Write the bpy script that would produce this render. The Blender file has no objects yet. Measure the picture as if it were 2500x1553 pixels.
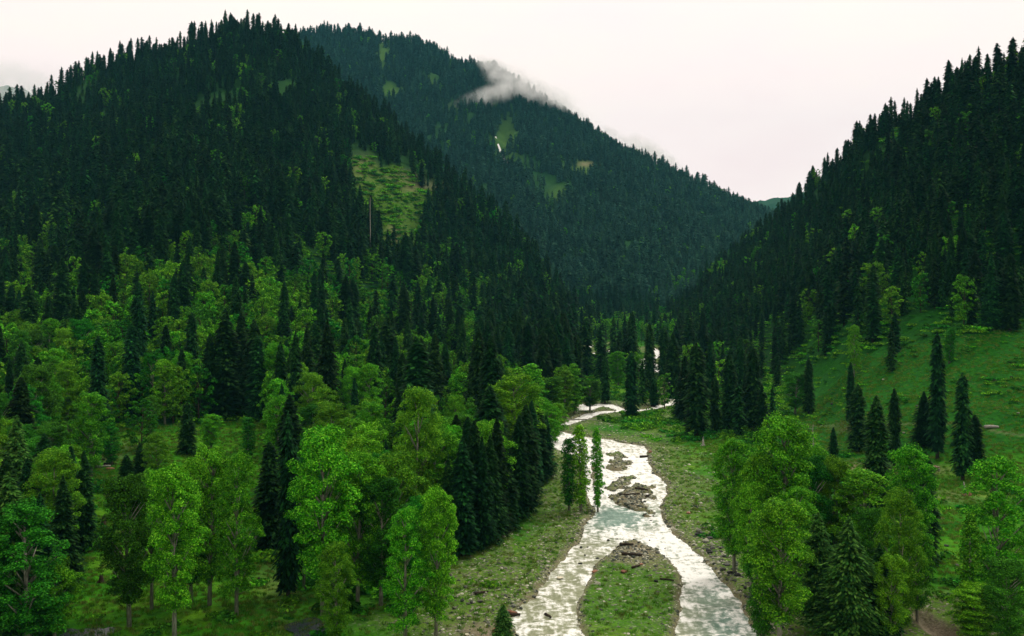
import bpy, math, random
import numpy as np
from mathutils import Vector

SC = bpy.context.scene
COL = SC.collection
R = math.radians

# ------------------------------------------------------------------ camera, sky, sun, exposure
CAM_H = 45.0
FPX = 2165.6            # focal length in pixels of the 2500 px wide photograph
HOR = 708.0             # row of the horizon in the photograph
cam_d = bpy.data.cameras.new('camera')
cam = bpy.data.objects.new('camera', cam_d)
COL.objects.link(cam)
cam.location = (0, 0, CAM_H)
cam.rotation_euler = (R(90), 0, 0)
cam_d.sensor_width = 36.0
cam_d.lens = 36.0 * FPX / 2500.0
cam_d.shift_y = -(776.5 - HOR) / 2500.0
cam_d.clip_end = 30000
cam_d.clip_start = 0.3
SC.camera = cam

SUN_EL, SUN_AZ = R(52), R(48)           # azimuth from +Y towards +X (the light comes from beyond the right-hand ridge)
world = bpy.data.worlds.new('World')
SC.world = world
world.use_nodes = True
nt = world.node_tree
nt.nodes.clear()
wo = nt.nodes.new('ShaderNodeOutputWorld')
sky = nt.nodes.new('ShaderNodeTexSky')
sky.sky_type = 'NISHITA'
sky.sun_disc = False
sky.sun_elevation = SUN_EL
sky.sun_rotation = SUN_AZ
sky.altitude = 2400
bg1 = nt.nodes.new('ShaderNodeBackground')
bg1.inputs['Strength'].default_value = 0.10
nt.links.new(sky.outputs[0], bg1.inputs[0])
tc = nt.nodes.new('ShaderNodeTexCoord')
mp = nt.nodes.new('ShaderNodeMapping')
mp.inputs['Scale'].default_value = (1.0, 1.0, 2.6)
nt.links.new(tc.outputs['Generated'], mp.inputs[0])
cn = nt.nodes.new('ShaderNodeTexNoise')
cn.inputs['Scale'].default_value = 3.2
cn.inputs['Detail'].default_value = 5
cn.inputs['Roughness'].default_value = 0.58
nt.links.new(mp.outputs[0], cn.inputs['Vector'])
sep = nt.nodes.new('ShaderNodeSeparateXYZ')
nt.links.new(tc.outputs['Generated'], sep.inputs[0])
# cloud deck: greyer and pinker near the horizon and where the deck is thick
ad = nt.nodes.new('ShaderNodeMath'); ad.operation = 'MULTIPLY_ADD'
ad.inputs[1].default_value = 1.2; ad.inputs[2].default_value = -0.30
nt.links.new(sep.outputs['Z'], ad.inputs[0])
ad2 = nt.nodes.new('ShaderNodeMath'); ad2.operation = 'ADD'
nt.links.new(ad.outputs[0], ad2.inputs[0]); nt.links.new(cn.outputs[0], ad2.inputs[1])
cr = nt.nodes.new('ShaderNodeValToRGB')
nt.links.new(ad2.outputs[0], cr.inputs[0])
e = cr.color_ramp.elements
e[0].position = 0.12; e[0].color = (0.93, 0.755, 0.735, 1)
e[1].position = 0.80; e[1].color = (1.0, 0.90, 0.78, 1)
m_ = cr.color_ramp.elements.new(0.42); m_.color = (0.98, 0.83, 0.79, 1)
bg2 = nt.nodes.new('ShaderNodeBackground')
bg2.inputs['Strength'].default_value = 1.13
nt.links.new(cr.outputs[0], bg2.inputs[0])
mx = nt.nodes.new('ShaderNodeMixShader')
mx.inputs[0].default_value = 0.96
nt.links.new(bg1.outputs[0], mx.inputs[1]); nt.links.new(bg2.outputs[0], mx.inputs[2])
nt.links.new(mx.outputs[0], wo.inputs[0])

sun_d = bpy.data.lights.new('sun', 'SUN')
sun_d.energy = 1.5
sun_d.angle = R(10)
sun_d.color = (1.0, 0.95, 0.86)
sun = bpy.data.objects.new('sun', sun_d)
COL.objects.link(sun)
sun.location = (0, 0, 900)
sv = Vector((math.sin(SUN_AZ) * math.cos(SUN_EL), math.cos(SUN_AZ) * math.cos(SUN_EL), math.sin(SUN_EL)))
sun.rotation_euler = sv.to_track_quat('Z', 'Y').to_euler()

SC.view_settings.view_transform = 'Standard'
SC.view_settings.look = 'None'
SC.view_settings.gamma = 1.0
SC.view_settings.use_curve_mapping = False
SC.view_settings.exposure = 0.28
SC.render.engine = 'CYCLES'
SC.cycles.max_bounces = 6
SC.cycles.diffuse_bounces = 1
SC.cycles.transmission_bounces = 3
SC.cycles.transparent_max_bounces = 4
SC.cycles.volume_bounces = 2
SC.cycles.use_denoising = True
SC.cycles.denoising_prefilter = 'ACCURATE'
SC.cycles.use_adaptive_sampling = True
SC.cycles.adaptive_threshold = 0.01

rng = np.random.default_rng(7)
random.seed(7)

# ------------------------------------------------------------------ noise
def _hash(ix, iy, seed):
    h = (ix.astype(np.int64) * 374761393 + iy.astype(np.int64) * 668265263 + seed * 1442695041) & 0xFFFFFFFF
    h = ((h ^ (h >> 13)) * 1274126177) & 0xFFFFFFFF
    h = h ^ (h >> 16)
    return (h & 0xFFFFFF) / float(0xFFFFFF)

def vnoise(x, y, seed=0):
    x = np.asarray(x, float); y = np.asarray(y, float)
    ix = np.floor(x); iy = np.floor(y)
    fx = x - ix; fy = y - iy
    fx = fx * fx * (3 - 2 * fx); fy = fy * fy * (3 - 2 * fy)
    a = _hash(ix, iy, seed); b = _hash(ix + 1, iy, seed)
    c = _hash(ix, iy + 1, seed); d = _hash(ix + 1, iy + 1, seed)
    return (a + (b - a) * fx) * (1 - fy) + (c + (d - c) * fx) * fy

def fbm(x, y, seed=0, octv=4, gain=0.5):
    s = 0; a = 1; t = 0
    for k in range(octv):
        s = s + a * vnoise(x * 2 ** k, y * 2 ** k, seed + k * 17)
        t += a; a *= gain
    return s / t

def sstep(a, b, v):
    t = np.clip((v - a) / (b - a), 0, 1)
    return t * t * (3 - 2 * t)

# ------------------------------------------------------------------ the valley's relief
def Zs(d, sy):
    return CAM_H - (sy - HOR) * d / FPX

# per bearing: toe, two points on the lower slope, one higher, near ridge, dip, far slope, far ridge, dip, farthest ridge
def colm(toe, a, b, c, ridge, dip, mid, B, dip2, C):
    f = lambda t: (t[0], Zs(t[0], t[1]))
    return [(toe, 0.0), f(a), f(b), f(c), f(ridge), dip, mid, f(B), dip2, f(C)]
COLS = {
 -1500: colm(160, (300, 1000), (430, 800), (600, 650), (900, 480), (1150, 110), (1600, 160), (2300, 450), (3100, 200), (4300, 330)),
 -600: colm(160, (300, 960), (430, 790), (600, 610), (900, 380), (1150, 120), (1600, 180), (2300, 420), (3100, 220), (4300, 300)),
    0: colm(150, (300, 960), (400, 810), (560, 600), (900, 285), (1150, 160), (1600, 200), (2300, 365), (3100, 250), (4200, 196)),
  100: colm(150, (290, 965), (400, 800), (570, 570), (920, 250), (1150, 170), (1600, 200), (2300, 350), (3100, 250), (4200, 222)),
  200: colm(145, (280, 985), (400, 770), (600, 520), (950, 205), (1180, 190), (1600, 220), (2300, 330), (3100, 250), (4200, 300)),
  300: colm(140, (270, 1000), (400, 740), (630, 450), (980, 170), (1200, 210), (1600, 260), (2300, 290), (3100, 250), (4200, 330)),
  400: colm(140, (270, 1000), (410, 722), (660, 400), (1010, 128), (1220, 230), (1600, 310), (2300, 230), (3100, 250), (4200, 340)),
  545: colm(150, (285, 990), (430, 730), (680, 390), (1040, 88), (1250, 240), (1600, 340), (2300, 160), (3100, 260), (4200, 350)),
  640: colm(160, (300, 970), (450, 730), (700, 400), (1050, 95), (1260, 240), (1620, 350), (2300, 120), (3100, 260), (4200, 350)),
  709: colm(170, (320, 950), (465, 735), (710, 410), (1040, 118), (1260, 220), (1640, 350), (2300, 98), (3100, 260), (4200, 350)),
  800: colm(190, (350, 925), (490, 730), (730, 450), (1010, 190), (1250, 170), (1650, 340), (2300, 80), (3100, 260), (4200, 350)),
  873: colm(220, (390, 900), (530, 728), (740, 470), (980, 236), (1220, 140), (1650, 330), (2300, 80), (3100, 260), (4200, 350)),
  980: colm(290, (440, 872), (560, 735), (740, 530), (950, 325), (1180, 110), (1650, 310), (2300, 98), (3100, 250), (4200, 360)),
 1079: colm(370, (510, 845), (610, 745), (740, 610), (910, 432), (1150, 60), (1640, 290), (2280, 125), (3100, 240), (4200, 370)),
 1161: colm(420, (550, 835), (640, 755), (750, 650), (890, 492), (1130, 35), (1630, 275), (2260, 152), (3100, 220), (4200, 380)),
 1264: colm(480, (600, 828), (680, 770), (760, 700), (860, 580), (1100, 15), (1600, 245), (2220, 200), (3100, 200), (4200, 400)),
 1335: colm(540, (650, 826), (710, 790), (760, 740), (820, 665), (1080, 5), (1580, 225), (2180, 242), (3100, 180), (4200, 420)),
 1387: colm(600, (690, 828), (730, 812), (770, 785), (800, 758), (1080, 0), (1560, 210), (2140, 273), (3100, 160), (4200, 440)),
 1440: colm(640, (700, 847), (740, 838), (780, 828), (820, 818), (1080, 0), (1550, 195), (2100, 310), (3050, 150), (4200, 480)),
 1540: colm(640, (700, 847), (760, 836), (830, 825), (900, 815), (1080, 0), (1540, 175), (2030, 378), (3050, 130), (4200, 520)),
 1620: colm(600, (680, 847), (760, 834), (840, 822), (960, 800), (1100, 0), (1530, 150), (1960, 420), (3000, 120), (4200, 530)),
 1690: colm(540, (620, 850), (720, 810), (830, 776), (980, 738), (1130, 5), (1500, 120), (1900, 452), (3000, 110), (4200, 532)),
 1750: colm(470, (560, 862), (690, 790), (830, 730), (1000, 668), (1160, 20), (1480, 110), (1880, 480), (3000, 110), (4200, 512)),
 1820: colm(400, (500, 880), (640, 775), (790, 695), (960, 612), (1160, 40), (1460, 105), (1840, 508), (3000, 110), (4200, 498)),
 1900: colm(330, (430, 915), (560, 770), (720, 655), (880, 545), (1100, 60), (1440, 100), (1800, 545), (3000, 110), (4200, 482)),
 1990: colm(290, (370, 930), (490, 750), (640, 620), (790, 455), (1000, 80), (1420, 100), (1780, 600), (3000, 110), (4200, 462)),
 2100: colm(240, (315, 905), (410, 725), (540, 560), (680, 355), (900, 90), (1400, 100), (1750, 620), (3000, 110), (4200, 470)),
 2200: colm(225, (295, 905), (370, 730), (480, 510), (600, 300), (820, 100), (1400, 110), (1750, 620), (3000, 120), (4200, 450)),
 2330: colm(212, (275, 915), (340, 730), (430, 450), (530, 215), (740, 120), (1400, 130), (1750, 600), (3000, 130), (4200, 430)),
 2500: colm(205, (262, 930), (325, 730), (395, 400), (470, 150), (660, 140), (1400, 160), (1750, 560), (3000, 150), (4200, 420)),
 2800: colm(200, (255, 930), (310, 720), (370, 390), (440, 110), (620, 170), (1400, 190), (1750, 520), (3000, 180), (4200, 400)),
 4000: colm(200, (255, 900), (310, 700), (370, 420), (440, 160), (620, 170), (1400, 200), (1750, 500), (3000, 200), (4200, 400)),
}
_cx = np.array(sorted(COLS))
_ct = np.array([COLS[k] for k in _cx])                 # columns, knots, (d, z)
UG = np.linspace(-1500, 4000, 1101)                    # 5 px steps
LG = np.linspace(math.log(60), math.log(5200), 900)
_kd = np.stack([np.interp(UG, _cx, _ct[:, k, 0]) for k in range(10)], 1)
_kz = np.stack([np.interp(UG, _cx, _ct[:, k, 1]) for k in range(10)], 1)
DG = np.exp(LG)
TAB = np.zeros((len(UG), len(LG)))
for i in range(len(UG)):
    dd = np.concatenate([[50, ], _kd[i], [6000]])
    zz = np.concatenate([[0, ], _kz[i], [_kz[i, -1] * 0.6]])
    TAB[i] = np.interp(DG, dd, zz)
def smooth(A, n, axis):
    k = np.hanning(2 * n + 3)[1:-1]; k /= k.sum()
    P = np.pad(A, [(n, n) if a == axis else (0, 0) for a in (0, 1)], 'edge')
    out = np.zeros_like(A)
    for j, w in enumerate(k):
        out += w * (P[j:j + A.shape[0]] if axis == 0 else P[:, j:j + A.shape[1]])
    return out
TAB = smooth(smooth(TAB, 6, 0), 9, 1)

# river traced as banks on the valley floor (photo pixels -> floor points)
def fl(sx, sy, z=0.0):
    d = (CAM_H - z) * FPX / (sy - HOR)
    return ((sx - 1250) * d / FPX, d)
BANK_MAIN = [fl(*p) for p in [
 (1264, 1553), (1261, 1512), (1271, 1482), (1297, 1452), (1330, 1423), (1350, 1393), (1383, 1360), (1406, 1331), (1422, 1308),
 (1442, 1272), (1462, 1247), (1448, 1232), (1436, 1205), (1432, 1170), (1424, 1130), (1400, 1112), (1369, 1099), (1344, 1086), (1318, 1072), (1322, 1050),
 (1340, 1046), (1372, 1035), (1384, 1039), (1360, 1052), (1405, 1060), (1444, 1067), (1486, 1072), (1517, 1081), (1569, 1088), (1580, 1100), (1583, 1127), (1597, 1155), (1629, 1183),
 (1622, 1206), (1609, 1232), (1613, 1258), (1626, 1281), (1642, 1301), (1672, 1324), (1708, 1360), (1738, 1383), (1764, 1413),
 (1784, 1446), (1807, 1466), (1823, 1498), (1846, 1538), (1856, 1560)]] + [(38, 100), (60, 82), (110, 60), (190, 30), (190, -40), (110, 10), (60, 36), (20, 62), (3, 95)]
ISLES = [[fl(*p) for p in q] for q in [
 [(1425, 1553), (1415, 1518), (1409, 1479), (1425, 1439), (1438, 1413), (1450, 1390), (1471, 1360), (1494, 1336), (1521, 1322),
  (1554, 1315), (1586, 1334), (1626, 1356), (1646, 1377), (1665, 1400), (1669, 1446), (1665, 1485), (1655, 1518), (1646, 1553), (1610, 1640), (1480, 1640)],
 [(1489, 1108), (1510, 1102), (1534, 1116), (1532, 1140), (1505, 1152), (1492, 1135)],
 [(1484, 1178), (1510, 1165), (1552, 1160), (1540, 1178), (1505, 1196), (1488, 1194)],
 [(1502, 1216), (1520, 1196), (1556, 1180), (1590, 1186), (1592, 1200), (1578, 1225), (1590, 1256), (1566, 1254), (1540, 1238), (1512, 1228)],
 [(1440, 1140), (1452, 1120), (1458, 1150), (1455, 1200), (1446, 1190)]]]
UP_LINES = [([(1378, 1036), (1403, 1028), (1444, 1011), (1486, 1005), (1528, 1004), (1580, 1000), (1640, 985), (1652, 950), (1640, 915), (1592, 900), (1566, 886), (1580, 876), (1618, 868), (1590, 850), (1545, 851), (1500, 855), (1465, 861), (1440, 866), (1420, 858), (1440, 845), (1480, 838)],
             [1.7, 2.0, 2.6, 3.0, 2.2, 2, 2, 2.5, 3, 7, 8, 5, 4, 3, 3, 3, 4, 3, 2, 2, 2]),
            ([(1425, 1000), (1446, 989), (1475, 988), (1505, 996), (1530, 1004)], [3, 5, 3.5, 2.5, 2]),
            ([(2225, 1490), (2255, 1514), (2285, 1534), (2330, 1560)], [0.5, 1.0, 1.2, 1.4])]

def seg_dist(px, py, ax, ay, bx, by):
    dx, dy = bx - ax, by - ay
    t = np.clip(((px - ax) * dx + (py - ay) * dy) / (dx * dx + dy * dy + 1e-9), 0, 1)
    return np.hypot(px - ax - t * dx, py - ay - t * dy), t
def poly_sd(px, py, poly):                     # positive inside
    dmin = np.full(px.shape, 1e9); inside = np.zeros(px.shape, bool)
    n = len(poly)
    for i in range(n):
        ax, ay = poly[i]; bx, by = poly[(i + 1) % n]
        dmin = np.minimum(dmin, seg_dist(px, py, ax, ay, bx, by)[0])
        c = ((ay > py) != (by > py)) & (px < (bx - ax) * (py - ay) / ((by - ay) if abs(by - ay) > 1e-9 else 1e-9) + ax)
        inside ^= c
    return np.where(inside, dmin, -dmin)
def river_sd(x, y):                            # >0 in the water, metres from the bank
    x = np.asarray(x, float); y = np.asarray(y, float)
    out = np.full(x.shape, -60.0)
    sel = (y > -80) & (y < 900) & (x > -60) & (x < 260)
    if not sel.any():
        return out
    px, py = x[sel], y[sel]
    wob = (fbm(px * 0.22, py * 0.13, 5, 3) - 0.5) * 2.2 + (fbm(px * 0.9, py * 0.5, 9, 2) - 0.5) * 0.9
    s = poly_sd(px, py, BANK_MAIN)
    for q in ISLES:
        s = np.minimum(s, -poly_sd(px, py, q) - (0.0 if q is ISLES[0] else 0.1 if q is ISLES[4] else 0.3 + (fbm(px * 0.45, py * 0.3, 55, 3) - 0.5) * 6.5))
    for pts, wd in UP_LINES:
        w3 = [fl(*p) for p in pts]
        for i in range(len(w3) - 1):
            dd, t = seg_dist(px, py, *w3[i], *w3[i + 1])
            s = np.maximum(s, wd[i] + (wd[i + 1] - wd[i]) * t - dd)
    out[sel] = np.maximum(s + wob * sstep(0, 300, 400 - py + 120) * 0.8, -60)
    return out

def base_h(x, y):
    x = np.asarray(x, float); y = np.asarray(y, float)
    d = np.maximum(y, 60.0)
    u = np.clip(1250 + FPX * x / np.maximum(d, 1), -1500, 4000)
    fi = (u - UG[0]) / (UG[1] - UG[0]); fj = (np.log(np.clip(d, 60, 5190)) - LG[0]) / (LG[1] - LG[0])
    i = np.clip(fi.astype(int), 0, len(UG) - 2); j = np.clip(fj.astype(int), 0, len(LG) - 2)
    a = fi - i; b = fj - j
    return (TAB[i, j] * (1 - a) + TAB[i + 1, j] * a) * (1 - b) + (TAB[i, j + 1] * (1 - a) + TAB[i + 1, j + 1] * a) * b

def height(x, y, with_river=True):
    x = np.asarray(x, float); y = np.asarray(y, float)
    z = base_h(x, y)
    slope_zone = sstep(2, 40, z)
    hi = sstep(120, 420, z)
    warp = (fbm(x / 160, y / 160, 3, 3) - 0.5) * 90
    g = np.abs(fbm((x + warp) / 120, (y * 0.45) / 120, 11, 4) - 0.5) * 2          # spurs and gullies
    z = z + slope_zone * (0.5 - g * 1.6) * (7 + 26 * hi)
    z = z + slope_zone * (fbm(x / 30, y / 30, 21, 4) - 0.5) * 7
    z = z + sstep(0.5, 12, z) * (fbm(x / 9, y / 9, 31, 3) - 0.5) * 1.6
    z = z + (fbm(x / 14, y / 14, 41, 3) - 0.5) * 0.8 + (fbm(x / 2.2, y / 2.2, 43, 2) - 0.5) * 0.28 + 0.35
    # the hillside the photographer stands on
    near = np.interp(y, [-900, -300, -40, 0, 2.5, 8, 20, 40, 70, 5200], [330, 150, 50, 43.3, 43.2, 40.3, 29, 13, 0, 0])
    near = near * np.exp(-np.maximum(0, np.abs(x) - 45) ** 2 / (2 * 120 ** 2)) + np.where(y < 60, sstep(70, 400, np.abs(x)) * 50, 0) * sstep(80, 0, y)
    z = np.where(y < 75, np.maximum(z * sstep(20, 75, y), near), z)
    if with_river:
        s = river_sd(x, y)
        bed = -1.1
        k = sstep(-1.3, 1.4, s)
        flat = 0.25 + (fbm(x / 1.1, y / 1.1, 47, 2) - 0.5) * 0.35
        kk = sstep(-14, -3, s)
        zf = z * (1 - kk) + np.minimum(z, flat + 0.2) * kk
        z = zf * (1 - k) + bed * k
    return z

ys_vis = np.exp(np.linspace(math.log(90), math.log(4500), 420))
us_vis = np.linspace(-700, 3200, 391)
_U, _Y = np.meshgrid(us_vis, ys_vis, indexing='ij')
_X = (_U - 1250) * _Y / FPX
_E = (height(_X, _Y, False) - CAM_H) / _Y
_CM = np.maximum.accumulate(_E, axis=1)
def seen(x, y, z, up=0.0):
    """Whether a point (raised by up) clears every nearer rise of the land from the camera."""
    u = 1250 + FPX * x / y
    i = np.clip(((u - us_vis[0]) / (us_vis[1] - us_vis[0])).astype(int), 0, len(us_vis) - 1)
    j = np.clip(((np.log(y) - math.log(90)) / (math.log(4500) - math.log(90)) * 419).astype(int) - 2, 0, 419)
    return (z + up - CAM_H) / y > _CM[i, j]
def proj(x, y, z):
    return 1250 + FPX * x / y, HOR - (z - CAM_H) * FPX / y
_mr = np.exp(np.linspace(math.log(85), math.log(4300), 1500))
def ground_at(sx, sy):
    """First ground point along the ray through photo pixel (sx, sy)."""
    xs = (sx - 1250) * _mr / FPX
    gz = height(xs, _mr)
    rz = CAM_H - (sy - HOR) * _mr / FPX
    hit = np.nonzero(gz >= rz)[0]
    k = hit[0] if len(hit) else -1
    return float(xs[k]), float(_mr[k]), float(gz[k])

# ------------------------------------------------------------------ materials
def mat(name):
    m = bpy.data.materials.new(name); m.use_nodes = True
    n = m.node_tree.nodes; n.clear()
    return m, n, m.node_tree.links
def N(n, t, **kw):
    x = n.new(t)
    for k, v in kw.items():
        setattr(x, k, v)
    return x
def noise(n, l, vec, scale, detail=3, rough=0.5):
    t = N(n, 'ShaderNodeTexNoise')
    t.inputs['Scale'].default_value = scale; t.inputs['Detail'].default_value = detail; t.inputs['Roughness'].default_value = rough
    l.new(vec, t.inputs['Vector'])
    return t.outputs[0]
def ramp(n, l, fac, stops):
    r = N(n, 'ShaderNodeValToRGB')
    el = r.color_ramp.elements
    el[0].position, el[0].color = stops[0][0], (*stops[0][1], 1)
    el[1].position, el[1].color = stops[-1][0], (*stops[-1][1], 1)
    for p, c in stops[1:-1]:
        q = el.new(p); q.color = (*c, 1)
    l.new(fac, r.inputs[0])
    return r.outputs[0]
def mixc(n, l, fac, a, b, blend='MIX'):
    m = N(n, 'ShaderNodeMix', data_type='RGBA', blend_type=blend)
    for s, v in ((0, fac), (6, a), (7, b)):
        if hasattr(v, 'is_output') or isinstance(v, bpy.types.NodeSocket):
            l.new(v, m.inputs[s])
        else:
            m.inputs[s].default_value = v if s == 0 else (*v, 1)
    return m.outputs[2]
def principled(n, l, col, rough=0.8, spec=0.2):
    p = N(n, 'ShaderNodeBsdfPrincipled')
    if isinstance(col, bpy.types.NodeSocket): l.new(col, p.inputs['Base Color'])
    else: p.inputs['Base Color'].default_value = (*col, 1)
    p.inputs['Roughness'].default_value = rough
    p.inputs['Specular IOR Level'].default_value = spec
    return p
def finish(n, l, sh):
    o = N(n, 'ShaderNodeOutputMaterial'); l.new(sh, o.inputs['Surface'])

def leaf_mat(name, stops, trans=0.25, tone=0.35, rough=0.6, hue=(0.5, 0.5)):
    m, n, l = mat(name)
    g = N(n, 'ShaderNodeNewGeometry'); oi = N(n, 'ShaderNodeObjectInfo'); t = N(n, 'ShaderNodeTexCoord')
    c = ramp(n, l, g.outputs['Random Per Island'], stops)
    nz = noise(n, l, t.outputs['Object'], 0.45, 2)
    hv = N(n, 'ShaderNodeHueSaturation')
    mr = N(n, 'ShaderNodeMapRange'); mr.inputs[1].default_value = 0; mr.inputs[2].default_value = 1
    mr.inputs[3].default_value = 1 - tone; mr.inputs[4].default_value = 1 + tone
    l.new(oi.outputs['Random'], mr.inputs[0])
    mr2 = N(n, 'ShaderNodeMapRange'); mr2.inputs[1].default_value = 0.3; mr2.inputs[2].default_value = 0.7
    mr2.inputs[3].default_value = 0.78; mr2.inputs[4].default_value = 1.25
    l.new(nz, mr2.inputs[0])
    mu = N(n, 'ShaderNodeMath', operation='MULTIPLY'); l.new(mr.outputs[0], mu.inputs[0]); l.new(mr2.outputs[0], mu.inputs[1])
    l.new(mu.outputs[0], hv.inputs['Value'])
    wn = N(n, 'ShaderNodeMath', operation='MULTIPLY'); wn.inputs[1].default_value = 7.31; l.new(oi.outputs['Random'], wn.inputs[0])
    fr = N(n, 'ShaderNodeMath', operation='FRACT'); l.new(wn.outputs[0], fr.inputs[0])
    mr3 = N(n, 'ShaderNodeMapRange'); mr3.inputs[3].default_value = hue[0]; mr3.inputs[4].default_value = hue[1]
    l.new(fr.outputs[0], mr3.inputs[0]); l.new(mr3.outputs[0], hv.inputs['Hue'])
    l.new(c, hv.inputs['Color'])
    p = principled(n, l, hv.outputs[0], rough, 0.03)
    if trans > 0:
        tr = N(n, 'ShaderNodeBsdfTranslucent'); l.new(hv.outputs[0], tr.inputs[0])
        ms = N(n, 'ShaderNodeMixShader'); ms.inputs[0].default_value = trans
        l.new(p.outputs[0], ms.inputs[1]); l.new(tr.outputs[0], ms.inputs[2])
        finish(n, l, ms.outputs[0])
    else:
        finish(n, l, p.outputs[0])
    return m

M = {}
M['needle'] = leaf_mat('conifer_needles', [(0, (0.0015, 0.013, 0.004)), (0.55, (0.0035, 0.027, 0.007)), (1, (0.016, 0.085, 0.013))], 0.04, 0.5, 0.7, (0.465, 0.508))
M['needle_blue'] = leaf_mat('haze_tinted_needles', [(0, (0.010, 0.040, 0.026)), (0.55, (0.024, 0.080, 0.055)), (1, (0.060, 0.15, 0.080))], 0.04, 0.5, 0.7, (0.47, 0.515))  # far-mountain conifers: haze lift painted into paler, bluer needles
M['needle_pale'] = leaf_mat('pale_tipped_needles', [(0, (0.006, 0.036, 0.006)), (0.6, (0.030, 0.115, 0.014)), (1, (0.10, 0.23, 0.035))], 0.1, 0.1, 0.7)
M['leaf_bright'] = leaf_mat('bright_green_leaves', [(0, (0.012, 0.110, 0.002)), (0.6, (0.060, 0.31, 0.006)), (1, (0.21, 0.56, 0.028))], 0.2, 0.28, 0.55, (0.482, 0.508))
M['leaf_dull'] = leaf_mat('deep_green_leaves', [(0, (0.005, 0.056, 0.003)), (0.6, (0.017, 0.145, 0.006)), (1, (0.060, 0.29, 0.018))], 0.18, 0.35, 0.6, (0.475, 0.512))
M['leaf_yellow'] = leaf_mat('yellow_green_leaves', [(0, (0.028, 0.125, 0.004)), (0.6, (0.078, 0.26, 0.009)), (1, (0.20, 0.42, 0.022))], 0.33, 0.15, 0.55)
M['leaf_red'] = leaf_mat('reddish_shoots', [(0, (0.12, 0.07, 0.012)), (1, (0.30, 0.12, 0.04))], 0.25, 0.1)

def bark(name, a, b):
    m, n, l = mat(name)
    t = N(n, 'ShaderNodeTexCoord')
    mpn = N(n, 'ShaderNodeMapping'); mpn.inputs['Scale'].default_value = (6, 6, 1.2); l.new(t.outputs['Object'], mpn.inputs[0])
    c = ramp(n, l, noise(n, l, mpn.outputs[0], 1.0, 5, 0.65), [(0.32, a), (0.68, b)])
    finish(n, l, principled(n, l, c, 0.9, 0.1).outputs[0])
    return m
M['bark_dark'] = bark('dark_bark', (0.030, 0.022, 0.016), (0.085, 0.062, 0.045))
M['bark_pale'] = bark('pale_bark', (0.10, 0.098, 0.082), (0.38, 0.365, 0.31))
M['dead_wood'] = bark('bleached_dead_wood', (0.13, 0.125, 0.11), (0.40, 0.385, 0.345))
M['wet_wood'] = bark('dark_wet_driftwood', (0.012, 0.010, 0.008), (0.060, 0.042, 0.030))
M['red_wood'] = bark('reddish_fresh_wood', (0.16, 0.070, 0.045), (0.36, 0.18, 0.12))

def rock_mat(name, stops):
    m, n, l = mat(name)
    t = N(n, 'ShaderNodeTexCoord'); oi = N(n, 'ShaderNodeObjectInfo')
    c0 = ramp(n, l, oi.outputs['Random'], stops)
    c1 = ramp(n, l, noise(n, l, t.outputs['Object'], 3.0, 5, 0.65), [(0.3, (0.5, 0.5, 0.5)), (0.7, (1.25, 1.25, 1.2))])
    c = mixc(n, l, 1.0, c0, c1, 'MULTIPLY')
    finish(n, l, principled(n, l, c, 0.75, 0.3).outputs[0])
    return m
M['rock'] = rock_mat('river_stone', [(0, (0.025, 0.035, 0.028)), (0.4, (0.08, 0.09, 0.07)), (0.7, (0.26, 0.27, 0.20)), (1, (0.62, 0.60, 0.50))])
M['rock_dark'] = rock_mat('dark_wet_stone', [(0, (0.012, 0.014, 0.013)), (0.6, (0.045, 0.048, 0.044)), (1, (0.13, 0.13, 0.12))])
M['rock_red'] = rock_mat('rust_red_stone', [(0, (0.22, 0.085, 0.05)), (1, (0.40, 0.20, 0.13))])
M['rock_white'] = rock_mat('whitish_stone', [(0, (0.55, 0.50, 0.38)), (1, (0.75, 0.70, 0.55))])

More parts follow.
